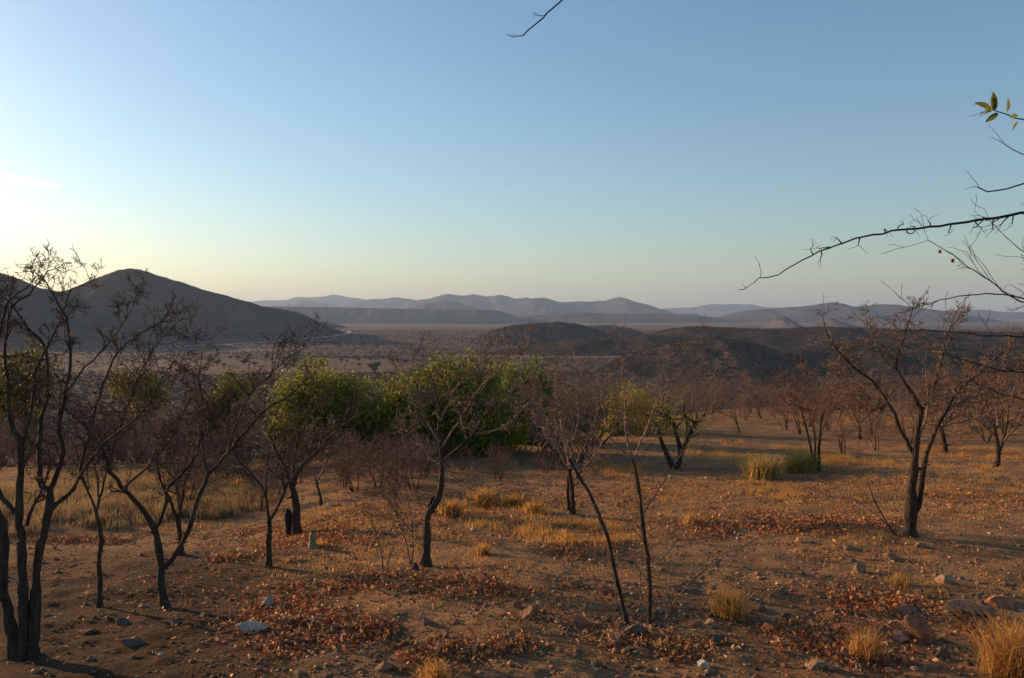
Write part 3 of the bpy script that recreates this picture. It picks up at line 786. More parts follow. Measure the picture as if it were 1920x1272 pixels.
# tree off the right edge whose thorny branches hang into the view
def overhang():
    Yt = 4.4
    bx = 2190
    gx0 = (bx - CX) / F * Yt
    zb = float(gz(gx0, Yt))
    pyb = CY + 0.0
    # pixel row of the base
    pyb = 590 - zb / Yt * F
    T = bare_tree("thorn_tree", "thorny tree off the right edge with long bare branches hanging into view", [
        ([(bx, pyb), (2180, 1300), (2200, 1000), (2185, 700), (2195, 420), (2180, 150), (2190, -150), (2170, -320)], 46, 14)], [
        ([(2195, 430), (2060, 392), (1920, 401), (1861, 410), (1808, 416), (1744, 425), (1665, 435), (1612, 446), (1559, 465), (1529, 476), (1491, 495), (1461, 516), (1420, 521), (1411, 530)], 10, 2.2),
        ([(2193, 390), (2050, 330), (1920, 346), (1888, 354), (1857, 359), (1835, 354)], 7, 3),
        ([(2195, 600), (2050, 600), (1903, 560), (1869, 533), (1823, 506), (1789, 480), (1740, 452)], 6, 1.6, 2.2),
        ([(2190, 300), (2040, 260), (1920, 227), (1890, 216), (1856, 206)], 6, 2.4),
        ([(2185, 250), (2020, 310), (1920, 289), (1884, 269)], 5, 2),
        ([(2187, 690), (2040, 600), (1920, 560), (1850, 552), (1780, 560), (1712, 578)], 6, 2, 1.6),
        ([(2187, 720), (2060, 640), (1940, 632), (1850, 628), (1750, 620)], 7, 2, 1.6),
        ([(2187, 760), (2080, 720), (1960, 705), (1860, 690), (1780, 668)], 7, 2, 1.6),
        ([(2187, 600), (2080, 560), (1960, 500), (1915, 470), (1880, 440)], 6, 1.6, 2.0),
        ([(2187, 820), (2080, 800), (1980, 760), (1880, 740), (1800, 700)], 6, 1.6, 1.8),
        ([(2170, -315), (1900, -330), (1500, -250), (1200, -110), (1055, 0), (1012, 38), (980, 68)], 12, 3.2)],
        Y=Yt, bark=M_BLACK, twig=M_BLACK, seed=40, lev=2, tw=0.15, den=0.5, kids=(2, 2), depth=0.12, rmin=0.0014)
    r = np.random.default_rng(5)
    org = np.array(T.location)
    # short crooked spurs along the lowest long branch
    sp = Tubes()
    for (a, b) in [(1540, 472), (1559, 465), (1612, 446), (1660, 436), (1684, 433), (1700, 431), (1744, 425), (1848, 411), (1862, 410), (1875, 407), (1830, 414), (1525, 478), (1580, 458), (1900, 403), (1780, 420), (1715, 429)]:
        p0 = at(a, b, Yt * 0.985) - org
        d = np.array([r.normal() * 0.4, r.normal() * 0.3, r.choice([-1, 1]) * 1.0])
        P = branch_path(p0, unit(d), r.uniform(0.04, 0.085), r, 0.35, 0.0, 0.015)
        sp.add(P, np.linspace(0.0042, 0.0022, len(P)), 5)
        for q in range(2):
            Q = branch_path(P[-1], unit(d + r.normal(size=3)), r.uniform(0.03, 0.08), r, 0.35, -0.1, 0.015)
            sp.add(Q, np.linspace(0.0016, 0.0009, len(Q)), 3)
    tag(obj("spurs", sp.mesh("spurs", M_BLACK), T), kind="stuff")
    # fresh leaves at the end of the highest twig
    pos, dr = [], []
    for (a, b, dx, dz) in [(1866, 208, -0.3, 1.0), (1860, 207, -1, 0.2), (1862, 209, -1, -0.2), (1868, 211, -0.7, -0.9), (1858, 204, -0.6, 0.7), (1872, 212, -0.8, -0.6), (1888, 210, 0.1, 1), (1910, 228, -0.5, -0.7), (1896, 219, 0.6, 0.2), (1856, 206, -0.9, -0.5), (1863, 205, -0.2, 0.9), (1851, 205, -1, 0.4)]:
        pos.append(at(a, b, Yt * 0.985) - org); dr.append([dx, r.normal() * 0.4, dz])
    for k, (q, d) in enumerate(zip(pos, dr)):
        d = unit(np.array(d)); sd = unit(np.cross(d, r.normal(size=3))); nn = np.cross(sd, d); LL = r.uniform(0.06, 0.095)
        u = np.linspace(0, 1, 8); wv = 0.19 * LL * np.sin(math.pi * u**0.8)**0.9; mid = q + np.outer(u * LL, d) + np.outer(-0.18 * LL * u * u, nn)
        V = np.concatenate([mid + np.outer(wv, sd) + np.outer(wv * 0.3, nn), mid, mid - np.outer(wv, sd) + np.outer(wv * 0.3, nn)])
        ii_ = np.arange(7)
        obj("leaf", mesh_np("leaf", V, np.concatenate([np.stack([ii_ + o_, ii_ + o_ + 1, ii_ + o_ + 9, ii_ + o_ + 8], 1) for o_ in (0, 8)]), M_LEAF, True, np.tile([0.20, 0.19, 0.03], (24, 1))), T)
    for (a, b) in [(1762, 469), (1786, 486)]:
        c = at(a, b + 3, Yt * 0.985) - org
        u = np.linspace(0, math.pi, 9); bt = Tubes()
        bt.add(np.stack([0 * u, 0 * u, -0.011 * np.cos(u)], 1) + c, np.maximum(0.009 * np.sin(u), 0.0005), 10)
        obj("berry", bt.mesh("berry", M_BERRY), T)
overhang()

# ------------------------------------------------------------------ leafy green trees below the crest
def green_tree(name, label, lobes, Y, cols, nleaf, seed, size=0.125, trunk_px=None, droop=0.7, cl=0.17):
    nleaf = int(nleaf * 1.8)
    r = np.random.default_rng(seed)
    cx = np.mean([l[0] for l in lobes]) if trunk_px is None else trunk_px
    bx = (cx - CX) / F * Y
    base = np.array([bx, Y, float(gz(bx, Y))])
    root = empty(name, tuple(base)); tag(root, label, "tree")
    pos = []; tt = Tubes(); tips = []
    vol = np.array([l[2] * l[3] for l in lobes]); vol = vol / vol.sum()
    for l, w in zip(lobes, vol):
        c = at(l[0], l[1], Y); rx, rz = l[2] / F * Y, l[3] / F * Y
        ry = rx * 0.9
        c = c + [0, r.uniform(-0.4, 0.4) * rx, 0]
        m = max(10, int(nleaf * w / 60))
        d = r.normal(size=(m, 3)); d /= np.linalg.norm(d, axis=1)[:, None]
        rad = np.where(r.uniform(size=(m, 1)) < 0.16, r.uniform(1.0, 1.28, (m, 1)), r.uniform(0.3, 1.0, (m, 1))**0.55) * (1 + 0.18 * vnoise(d[:, 0] * 2.5 + seed, d[:, 2] * 2.5 + d[:, 1], seed)[:, None])
        cc = c + d * rad * np.array([rx, ry, rz])
        cc[:, 2] = np.maximum(cc[:, 2], gz(cc[:, 0], cc[:, 1]) + 0.25)
        pos.append(cc)
        # a limb from the trunk to every lobe, with twigs to some of the clusters
        s0 = base + np.array([0, 0, 0.5]); e = c - np.array([0, 0, rz * 0.2])
        P = spline(np.array([base - [0, 0, 0.1], s0 + (e - s0) * 0.35 + r.normal(size=3) * 0.15, e]), 10) - base
        tt.add(P, np.linspace(0.10, 0.03, 10), 7)
        for q in cc[:: max(1, m // 16)]:
            Q = spline(np.array([e, (e + q) / 2 + r.normal(size=3) * 0.15, q]), 6) - base
            tt.add(Q, np.linspace(0.025, 0.006, 6), 4)
    obj("trunk", tt.mesh("trunk", M_BARK), root)
    C = np.concatenate(pos)
    k = r.integers(0, len(C), nleaf)
    q = C[k] + r.normal(size=(nleaf, 3)) * cl * np.array([1, 1, 0.9])
    q[:, 2] -= np.abs(r.normal(size=nleaf)) * 0.12 * droop
    dirs = r.normal(size=(nleaf, 3)) * 0.7 + (q - C[k]) * 2 + np.array([0, 0, -droop])
    cv = np.array(cols)[r.integers(0, len(cols), len(C))][k] * r.uniform(0.75, 1.3, (nleaf, 1))
    obj("crown", leaf_mesh("crown", q - base, dirs, r.uniform(0.6, 1.3, nleaf) * size, cv, M_LEAF, seed, 0.42, 0.12, False), root)
    return root

GR = [(0.175, 0.205, 0.024), (0.13, 0.168, 0.022), (0.215, 0.222, 0.028), (0.10, 0.13, 0.022), (0.20, 0.175, 0.033)]
YG = [(0.29, 0.265, 0.035), (0.23, 0.225, 0.03), (0.31, 0.24, 0.045)]
DG = [(0.115, 0.17, 0.032), (0.09, 0.14, 0.028), (0.145, 0.185, 0.034)]
green_tree("green_tree", "round bright green tree, leftmost of the leafy clump", [(600, 748, 82, 56), (556, 790, 50, 55), (650, 790, 52, 62), (600, 810, 70, 50)], 27, GR + [YG[1]], 15000, 201)
green_tree("green_tree", "tallest and widest green tree in the middle of the clump", [(862, 716, 82, 52), (785, 755, 66, 62), (725, 800, 50, 62), (905, 775, 80, 66), (800, 825, 90, 50), (890, 835, 80, 40), (820, 862, 100, 30)], 26.5, GR + [YG[1]], 26000, 202)
green_tree("green_tree", "dark green tree with a rounded top at the right of the clump", [(985, 722, 52, 44), (1008, 775, 46, 60), (955, 775, 46, 70), (985, 830, 50, 40)], 30, DG, 14000, 203)
green_tree("green_tree", "low dark green bush tree beside the rounded dark one", [(1075, 778, 46, 44), (1100, 805, 40, 40)], 38, DG, 6000, 204)
green_tree("green_tree", "yellow-green half-leafless tree behind the leafless sapling", [(1190, 768, 50, 42), (1158, 800, 36, 38)], 34, YG, 4200, 205)
green_tree("green_tree", "sparse yellowish tree with dark twisted stems right of the sapling", [(1262, 782, 56, 32), (1305, 790, 38, 30), (1235, 795, 36, 26)], 22, YG + [GR[0]], 1300, 206, 0.055, 1268)
green_tree("green_tree", "olive tree half hidden by bare limbs, left of the round green tree", [(432, 745, 46, 42), (395, 775, 40, 40)], 34, [(0.10, 0.11, 0.022), (0.085, 0.09, 0.02)], 3800, 207)
green_tree("green_tree", "thin olive-leaved tree behind the wide forked bare tree", [(240, 720, 46, 30), (275, 745, 40, 34)], 36, [(0.11, 0.11, 0.025), (0.09, 0.08, 0.02)], 2600, 208)
green_tree("green_tree", "dark olive tree behind the stems at the left edge", [(55, 700, 60, 60), (20, 760, 50, 60)], 30, [(0.075, 0.075, 0.02), (0.09, 0.08, 0.02)], 4500, 209)
green_tree("green_tree", "small yellowish leafy bush under the middle green tree", [(930, 830, 50, 36), (880, 850, 40, 30)], 26, YG, 3000, 210, 0.07)

# ------------------------------------------------------------------ leafless brush: single shrubs
def shrub_proto(seed, h, stems, mat):
    r = np.random.default_rng(seed)
    root = empty("leafless_shrub")
    tt, tb = Tubes(), Tubes(); tips = []
    for k in range(stems):
        a = r.uniform(0, 2 * math.pi)
        d = unit(np.array([math.cos(a) * 0.3, math.sin(a) * 0.3, 1.0]))
        P = branch_path(np.array([math.cos(a) * 0.06, math.sin(a) * 0.06, -0.15]), d, h * r.uniform(0.4, 0.55), r, 0.13, 0.03, 0.16)
        R = np.linspace(0.034, 0.019, len(P)) * r.uniform(0.7, 1.2) * h / 3
        tt.add(P, R, 6)
        for q in range(5):
            i = -1 if q < 2 else r.integers(len(P) // 2, len(P))
            dd = unit(unit(P[-1] - P[-3]) + r.normal(size=3) * 0.7 + [0, 0, 0.2])
            grow(tb, P[i], dd, h * r.uniform(0.24, 0.36), R[-1] * 0.65, 3, r, tips, (3, 3, 3), 0.2, 0.03, 0.0045, 0.7)
    obj("trunk", tt.mesh("trunk", M_BARK), root)
    obj("crown", tb.mesh("crown", mat), root)
    T = np.array(tips); k = r.choice(len(T), min(40, len(T)), replace=False)
    return root

protos = [shrub_proto(300 + k, h, s, m) for k, (h, s, m) in enumerate([(3.0, 3, M_TWIG), (3.4, 2, M_TWIGR), (2.6, 4, M_TWIGR), (3.6, 3, M_TWIG), (2.2, 5, M_TWIGR), (3.0, 2, M_TWIGR), (1.8, 4, M_TWIG)])]
used = [False] * len(protos)
def place_shrub(x, y, sc, rz, label, group, k):
    o = protos[k] if not used[k] else copy_tree(protos[k])
    used[k] = True
    o.location = (x, y, float(gz(x, y)) - 0.02)
    o.rotation_euler = (0, 0, rz); o.scale = (sc, sc, sc * 0.95)
    tag(o, label, "shrub", group)
LOOK = ["tall grey-brown three-stemmed", "tall red-brown two-stemmed", "bushy red-brown four-stemmed", "tallest grey-brown three-stemmed", "low red-brown many-stemmed", "slim red-brown two-stemmed", "low grey many-stemmed"]
ORD = ["first", "second", "third", "fourth", "fifth", "sixth", "seventh", "eighth", "ninth", "tenth", "eleventh", "twelfth", "thirteenth", "fourteenth", "fifteenth", "sixteenth", "seventeenth", "eighteenth", "nineteenth", "twentieth"]
def zone(n, s0, s1, y0, y1, label, group, seed, mind=1.5, avoid=(), single=None, kinds=None, mul_=1.0):
    r = np.random.default_rng(seed); pts = []
    tries = 0
    while len(pts) < n and tries < n * 40:
        tries += 1
        y = math.sqrt(r.uniform(y0 * y0, y1 * y1)); s = r.uniform(s0, s1); x = s * y
        if any((x - a[0])**2 + (y - a[1])**2 < mind**2 for a in pts): continue
        px = CX + F * s
        if any(a < px < b and y < c for a, b, c in avoid): continue
        pts.append((x, y, r.uniform(0.75, 1.15), r.uniform(0, 6.28), int(r.choice(kinds if kinds else range(len(protos))))))
    seen = {}
    for x, y, sc, rz, k in sorted(pts, key=lambda q: q[0] / q[1]):
        lb = label
        if single:
            seen[k] = seen.get(k, 0) + 1
            lb = "%s leafless shrub %s, %s such from the left" % (LOOK[k], single, ORD[min(seen[k], 20) - 1])
        place_shrub(x, y, sc * mul_, rz, lb, group, k)
zone(62, -0.68, -0.06, 25, 44, "leafless brown shrub in the thicket below the crest, left half of view", "leafless thicket left of and around the green trees", 401, 1.5, [(480, 1060, 70)])
zone(34, -0.44, -0.12, 17.5, 25, "low leafless shrub in the grey twiggy belt left of the twisted trunk", "grey twiggy belt before the green trees", 406, 0.8, (), "in the grey twiggy belt", (4, 6), 0.62)
zone(12, -0.17, 0.06, 20, 25, "low leafless shrub in the brush right under the green trees", "low brush under the green trees", 407, 1.0, (), "right under the green trees", (4, 6), 0.45)
zone(16, -0.30, 0.10, 20, 27, "leafless shrub at the edge of bare ground in front of the green trees", "leafless shrubs fronting the green trees", 402, 1.2, [(490, 1000, 40)], single="before the green trees")
zone(74, 0.07, 0.70, 24, 58, "leafless shrub standing apart on the grassy slope, right half of view", "scattered leafless shrubs on the right slope", 403, 1.9, single="on the right slope")
zone(100, 0.02, 0.72, 58, 92, "leafless red-brown shrub in the dense band along the far crest", "dense leafless brush along the far crest", 404, 1.8, (), None, None, 0.82)
zone(40, -0.66, 0.05, 46, 80, "leafless shrub low on the slope behind the green trees", "leafless brush on the slope behind the green trees", 405, 2.0)

# ------------------------------------------------------------------ single trees on the sandy clearing in the valley
def valley_tree_proto(seed):
    r = np.random.default_rng(seed)
    root = empty("valley_tree")
    tt = Tubes(); tt.add(np.array([[0, 0, -0.5], [0.1, 0, 1.5], [0.2, 0.1, 3.0]]), np.array([0.35, 0.25, 0.15]), 6)
    for k in range(5):
        a = k * 1.26; tt.add(np.array([[0.1, 0, 1.4], [math.cos(a), math.sin(a), 2.8], [1.8 * math.cos(a), 1.8 * math.sin(a), 3.8]]), np.array([0.15, 0.1, 0.05]), 4)
    obj("trunk", tt.mesh("trunk", M_BARK), root)
    c = r.normal(size=(26, 3)); c /= np.linalg.norm(c, axis=1)[:, None]
    c = c * r.uniform(0.5, 1.0, (26, 1)) * [2.6, 2.6, 1.6] + [0, 0, 3.6]
    V, Fc = scatter_tris(c, np.full(26, 1.7), 26, seed, 0.9, 0.42)
    obj("crown", mesh_np("crown", V, Fc, M_LEAF, False, np.repeat(pick([(0.045, 0.06, 0.02), (0.06, 0.07, 0.025)], 26, r), 78, axis=0)), root)
    return root
vp = [valley_tree_proto(500 + k) for k in range(3)]
vused = [False] * 3
VT = [(606, 676, 1.0), (606, 688, 1.9), (640, 677, 1.1), (672, 676, 0.9), (694, 674, 0.8), (697, 692, 1.5), (706, 690, 1.5), (703, 697, 1.2), (674, 686, 0.9), (735, 679, 1.5), (590, 684, 0.8), (566, 687, 0.6),
      (582, 679, 1.1), (530, 680, 0.9), (514, 682, 0.9), (510, 676, 0.9), (556, 678, 0.8), (458, 683, 1.5), (462, 676, 1.1), (432, 672, 0.9), (407, 684, 1.3), (393, 681, 1.6), (420, 686, 0.9), (478, 684, 1.0), (540, 679, 0.7), (650, 678, 0.8), (468, 669, 1.2), (445, 672, 1.1), (500, 670, 1.0), (525, 667, 1.2), (545, 668, 0.9), (578, 665, 1.0), (745, 676, 1.1), (760, 680, 1.0),
      (972, 672, 0.8), (996, 671, 0.9), (1004, 671, 0.8), (1018, 668, 0.6)]
for k, (a, b, sc) in enumerate(VT):
    p = hit(a, b + 3)
    q = k % 3
    o = vp[q] if not vused[q] else copy_tree(vp[q]); vused[q] = True
    o.location = tuple(p); o.rotation_euler = (0, 0, k * 1.7); s_ = sc * 1.2; o.scale = (s_, s_, s_)
    tag(o, "small dark green tree dotting the sandy clearing in the valley", "tree", "trees dotting the sandy clearing in the valley")

# ------------------------------------------------------------------ grass
def blades(name, roots, lens, cols, seed, width=0.006, lean=0.45, mat=None, segs=2):
    r = np.random.default_rng(seed); n = len(roots)
    a = r.uniform(0, 2 * math.pi, n)
    ld = np.stack([np.cos(a), np.sin(a), 0 * a], 1) * (np.abs(r.normal(size=n)) * lean)[:, None]
    sd = np.stack([-np.sin(a + r.normal(size=n)), np.cos(a), 0 * a], 1); sd /= np.linalg.norm(sd, axis=1)[:, None]
    w = width * r.uniform(0.6, 1.4, n)[:, None]
    L = lens[:, None]; up = np.array([0, 0, 1.0])
    m = roots + up * L * 0.55 + ld * L * 0.35
    t = roots + up * L * 0.92 + ld * L * 1.0
    v = np.stack([roots - sd * w, roots + sd * w, m + sd * w * 0.8, m - sd * w * 0.8, t], 1)
    b = np.arange(n)[:, None] * 5
    Fc = np.concatenate([b + [[0, 1, 2]], b + [[0, 2, 3]], b + [[3, 2, 4]]])
    return mesh_np(name, v.reshape(-1, 3), Fc, mat or M_STRAW, False, np.repeat(cols, 5, axis=0))

STRAW = [(0.54, 0.295, 0.085), (0.60, 0.345, 0.11), (0.42, 0.22, 0.07)]
def tuft(label, px, py, wpx, hpx, nb, seed, cols=STRAW, name="grass_tuft", lean=0.75):
    nb = int(nb * 1.3)
    r = np.random.default_rng(seed)
    p = hit(px, py); k = p[1] / F
    rad = wpx * k * 0.26; h = hpx * k
    rt = r.normal(size=(nb, 2)) * rad * 0.7
    roots = np.c_[rt, gz(p[0] + rt[:, 0], p[1] + rt[:, 1]) - p[2] - 0.01]
    me = blades(name, roots, h * r.uniform(0.2, 1.15, nb), pick(cols, nb, r), seed, max(0.0025, 0.00055 * p[1]), lean)
    o = obj(name, me, None, tuple(p)); tag(o, label, "grass")
GREENISH = [(0.48, 0.33, 0.10), (0.52, 0.36, 0.11), (0.40, 0.28, 0.08)]
tuft("golden grass tuft standing alone on bare soil right of the sapling", 1368, 1152, 80, 52, 520, 601)
tuft("tall golden grass clump cut by the bottom right corner", 1900, 1262, 110, 120, 800, 602)
tuft("thin yellow grass tuft in front of the leaning red boulder", 1622, 1236, 70, 66, 320, 603, lean=0.6)
tuft("golden grass tuft at the bottom edge below centre left", 812, 1278, 55, 46, 300, 604)
tuft("large straw tussock left of the greenish one on the right slope", 1430, 898, 66, 48, 700, 605, GREENISH, "grass_tussock")
tuft("greenish tussock at the foot of the slim multi-stemmed tree", 1502, 886, 62, 44, 700, 606, [(0.32, 0.27, 0.065), (0.38, 0.30, 0.08)], "grass_tussock")
tuft("straw tussock under the bare fan-twigged tree's left side", 905, 948, 62, 36, 420, 607)
tuft("small straw tussock left of centre behind the twisted trunk", 847, 966, 44, 36, 300, 608)
tuft("low straw tussock between the twisted trunk and the fan-twigged tree", 962, 950, 48, 28, 300, 609)
tuft("round low dry tussock left of the fan-twigged tree", 1000, 962, 44, 24, 260, 610)
tuft("pale tuft alone on the far side of the left hollow", 447, 916, 26, 26, 200, 611)
tuft("tiny golden tuft on the stony ground below centre", 905, 1040, 36, 26, 160, 612)
tuft("fine dry grass wisps before the twin-stemmed tree's shadow", 1690, 1098, 60, 26, 160, 613)
tuft("short straw tuft beside the orange leaf bank", 1300, 985, 46, 28, 240, 614)

def grass_field(label, patches, seed, cols, hl=(0.15, 0.4), per=55, width=0.006):
    """patches: (pixel centre, half sizes in pixels, number of clumps)"""
    r = np.random.default_rng(seed); roots, lens = [], []
    for (px, py, rx, ry, n) in patches:
        c = hit(px, py); c2 = hit(px, py - ry); wx = rx / F * c[1]; wy = abs(c2[1] - c[1])
        d = r.uniform(-1, 1, (n, 2)); d = d[(d**2).sum(1) < 1.0]
        cx, cy = c[0] + d[:, 0] * wx, c[1] + d[:, 1] * wy
        keep = fbm(cx / 1.2, cy / 1.2, 2, seed) > -0.45
        cx, cy = cx[keep], cy[keep]
        m = len(cx)
        bx = np.repeat(cx, per) + r.normal(size=m * per) * 0.10; by = np.repeat(cy, per) + r.normal(size=m * per) * 0.10
        roots.append(np.c_[bx, by, gz(bx, by) - 0.01]); lens.append(np.repeat(r.uniform(hl[0], hl[1], m), per) * r.uniform(0.5, 1.1, m * per))
    roots = np.concatenate(roots); lens = np.concatenate(lens)
    o = obj("dry_grass", blades("dry_grass", roots, lens, pick(cols, len(roots), r), seed, width, 0.5))
    tag(o, label, "grass", kind="stuff")
grass_field("pale dry grass filling the hollow on the left", [(150, 920, 190, 45, 800), (330, 935, 130, 40, 480), (60, 880, 120, 20, 300), (420, 950, 90, 25, 160)], 701, [(0.27, 0.195, 0.10), (0.22, 0.16, 0.085), (0.31, 0.22, 0.11)], (0.12, 0.42), 60, 0.0042)
grass_field("golden dry grass on the right slope", [(1100, 1000, 130, 22, 110), (1720, 880, 220, 24, 170), (1400, 850, 130, 22, 170), (1640, 790, 130, 18, 300), (1160, 880, 60, 12, 60), (1570, 862, 40, 12, 90), (960, 960, 120, 20, 40), (1840, 850, 90, 16, 110), (1450, 920, 60, 14, 40)], 702, STRAW, (0.06, 0.22), 50, 0.0035)
grass_field("thin dry grass among the leaf litter", [(640, 975, 170, 30, 190), (760, 1010, 130, 40, 90), (600, 1060, 160, 30, 60), (1300, 930, 160, 30, 170), (1500, 950, 260, 50, 300), (1000, 1090, 260, 60, 90), (1700, 1050, 200, 50, 110), (330, 985, 120, 10, 70), (1700, 930, 220, 40, 260), (1000, 980, 200, 30, 150)], 703, STRAW + [(0.25, 0.15, 0.07)], (0.03, 0.12), 26, 0.0028)

# ------------------------------------------------------------------ leaf litter and gravel
def litter():
    r = np.random.default_rng(801); X, Yv = [], []; MORE = 2.1
    for (px, py, rx, ry, n) in [(1430, 995, 150, 26, 5200), (1520, 975, 80, 14, 900), (555, 1195, 110, 42, 2600), (500, 1150, 70, 22, 700), (700, 1185, 44, 24, 700), (560, 1015, 130, 26, 2000), (440, 1047, 42, 12, 500),
            (900, 1098, 140, 22, 1900), (830, 1222, 64, 20, 900), (960, 1215, 56, 15, 500), (1240, 1215, 90, 22, 900), (1560, 1205, 110, 45, 1900), (1650, 1135, 90, 30, 1200), (1860, 1190, 60, 30, 700),
            (1820, 940, 110, 30, 1100), (150, 1015, 180, 10, 800), (480, 1003, 90, 14, 800), (650, 1000, 110, 28, 1300), (950, 945, 190, 30, 1700), (1240, 945, 120, 22, 900), (1080, 1030, 110, 16, 900), (1500, 930, 160, 26, 800),
            (620, 1110, 140, 26, 900), (720, 1080, 90, 14, 700), (1700, 900, 160, 24, 900), (800, 900, 300, 14, 900), (1100, 1150, 300, 80, 700), (300, 1150, 320, 100, 260), (1600, 1080, 320, 90, 700), (1650, 985, 60, 12, 300), (360, 1090, 150, 40, 160), (1600, 930, 300, 60, 2600), (1200, 930, 260, 40, 1500), (750, 950, 250, 50, 1500), (1700, 860, 220, 30, 1200), (250, 1010, 260, 10, 500), (1000, 1000, 300, 30, 1200)]:
        c = hit(px, py); wy = abs(hit(px, py - ry)[1] - c[1]); wx = rx / F * c[1]
        n = int(n * MORE); d = r.normal(size=(n, 2)) * 0.52
        x, y = c[0] + d[:, 0] * wx, c[1] + d[:, 1] * wy
        k = fbm(x * 1.6, y * 1.6, 3, 88) + 0.15 * r.normal(size=n) > -0.16
        X.append(x[k]); Yv.append(y[k])
    x, y = np.concatenate(X), np.concatenate(Yv)
    k = y > 5.0; x, y = x[k], y[k]
    n = len(x)
    z = gz(x, y) + r.uniform(0.004, 0.035, n)
    dirs = r.normal(size=(n, 3)) * [1, 1, 0.5]
    cols = pick([(0.30, 0.095, 0.030), (0.36, 0.13, 0.040), (0.24, 0.075, 0.028), (0.48, 0.26, 0.12), (0.20, 0.09, 0.05), (0.55, 0.30, 0.12)], n, r, 0.35)
    o = obj("leaf_litter", leaf_mesh("leaf_litter", np.stack([x, y, z], 1), dirs, r.lognormal(-3.28, 0.38, n).clip(0.014, 0.085), cols, M_LITTER, 802, 0.62, 0.35))
    tag(o, "orange-brown fallen leaves drifted in patches over the soil", "leaves", kind="stuff")
litter()

def twig_litter():
    r = np.random.default_rng(811); tb = Tubes()
    for _ in range(1500):
        y = 6.0 + 14 * r.uniform()**1.5; x = y * r.uniform(-0.62, 0.66)
        L = r.uniform(0.05, 0.30); a = r.uniform(0, 6.28); n = 4
        u = np.linspace(0, 1, n); px_ = x + np.cos(a) * L * u + r.normal(size=n) * 0.012; py_ = y + np.sin(a) * L * u + r.normal(size=n) * 0.012
        tb.add(np.stack([px_, py_, gz(px_, py_) + r.uniform(0.004, 0.03) + u * r.uniform(0, 0.05)], 1), np.linspace(0.0045, 0.002, n) * r.uniform(0.6, 1.3), 3)
    tag(obj("fallen_twigs", tb.mesh("fallen_twigs", M_TWIG)), "broken grey twigs strewn over soil and leaf litter", "twigs", kind="stuff")
twig_litter()

def ico(sub):
    t = (1 + 5**0.5) / 2
    V = [(-1, t, 0), (1, t, 0), (-1, -t, 0), (1, -t, 0), (0, -1, t), (0, 1, t), (0, -1, -t), (0, 1, -t), (t, 0, -1), (t, 0, 1), (-t, 0, -1), (-t, 0, 1)]
    Fc = [(0, 11, 5), (0, 5, 1), (0, 1, 7), (0, 7, 10), (0, 10, 11), (1, 5, 9), (5, 11, 4), (11, 10, 2), (10, 7, 6), (7, 1, 8), (3, 9, 4), (3, 4, 2), (3, 2, 6), (3, 6, 8), (3, 8, 9), (4, 9, 5), (2, 4, 11), (6, 2, 10), (8, 6, 7), (9, 8, 1)]
    V = [np.array(v) / np.linalg.norm(v) for v in V]
    for _ in range(sub):
        mid = {}; nf = []
        def m(a, b):
            k = (min(a, b), max(a, b))
            if k not in mid:
                q = V[a] + V[b]; V.append(q / np.linalg.norm(q)); mid[k] = len(V) - 1
            return mid[k]
        for a, b, c in Fc:
            ab, bc, ca = m(a, b), m(b, c), m(c, a)
            nf += [(a, ab, ca), (b, bc, ab), (c, ca, bc), (ab, bc, ca)]
        Fc = nf
    return np.array(V), np.array(Fc)
I1, I2, I3 = ico(1), ico(2), ico(3)

def rock_verts(V, seed, sx, sy, sz, cuts=14, rough=0.07):
    r = np.random.default_rng(seed); v = V.copy()
    for _ in range(cuts):                          # broken faces
        n = unit(r.normal(size=3)); d = r.uniform(0.38, 0.78)
        s = v @ n; v = v - np.maximum(s - d, 0)[:, None] * n
    v = v * (1 + rough * (vnoise(V[:, 0] * 2.3 + seed, V[:, 1] * 2.3 + V[:, 2] * 1.7, seed) + 0.5 * vnoise(V[:, 0] * 6 + V[:, 2] * 5, V[:, 1] * 6, seed + 2)))[:, None]
    return v * [sx, sy, sz]

def rock(label, px, py, wpx, hpx, col, seed, deep=0.8, tilt=0.0, rz=None, name="rock", cat="rock"):
    """px, py: foot of the rock as seen; size from its width and height in the photograph"""
    p = hit(px, py); k = p[1] / F
    w, h = wpx * k / 2, hpx * k
    v = rock_verts(I3[0], seed, w * 1.12, w * deep, h * 0.75)
    a = tilt; c, s = math.cos(a), math.sin(a)
    v = v @ np.array([[c, 0, s], [0, 1, 0], [-s, 0, c]])
    r = np.random.default_rng(seed)
    t = np.array(col) * (1 + 0.18 * vnoise(v[:, 0] / w * 2, v[:, 2] / w * 2, seed)[:, None])
    o = obj(name, mesh_np(name, v, I3[1], M_ROCK, False, t), None, (p[0], p[1] + w * deep * 0.6, p[2] + h * 0.14))
    tag(o, label, cat)
RED, TAN, GREY, DARK, WHITE = (0.32, 0.135, 0.07), (0.31, 0.20, 0.12), (0.19, 0.135, 0.095), (0.13, 0.09, 0.065), (0.50, 0.44, 0.37)
rock("big leaning red boulder with a dark shadowed side, bottom right", 1738, 1205, 62, 66, RED, 901, 0.7, 0.5)
rock("long flat brown slab behind the leaning red boulder", 1830, 1160, 108, 30, (0.15, 0.10, 0.066), 902, 0.7)
rock("broad reddish rock at the right edge above the flat slab", 1890, 1140, 80, 34, RED, 903, 0.8)
rock("flat red slab left of the leaning boulder", 1706, 1160, 66, 20, (0.26, 0.12, 0.07), 904, 0.8)
rock("brown rock with leaves at the left foot of the leaning boulder", 1690, 1208, 50, 24, (0.22, 0.12, 0.08), 905, 0.8)
rock("flat orange-red slab on the ground left of the sapling", 1094, 1178, 54, 24, (0.36, 0.15, 0.08), 906, 0.7, -0.3)
rock("dark red rock behind the slanting sapling stem", 1136, 1118, 38, 26, (0.24, 0.10, 0.065), 907)
rock("mossy dark rock under the sapling's foot", 1190, 1192, 60, 22, DARK, 908)
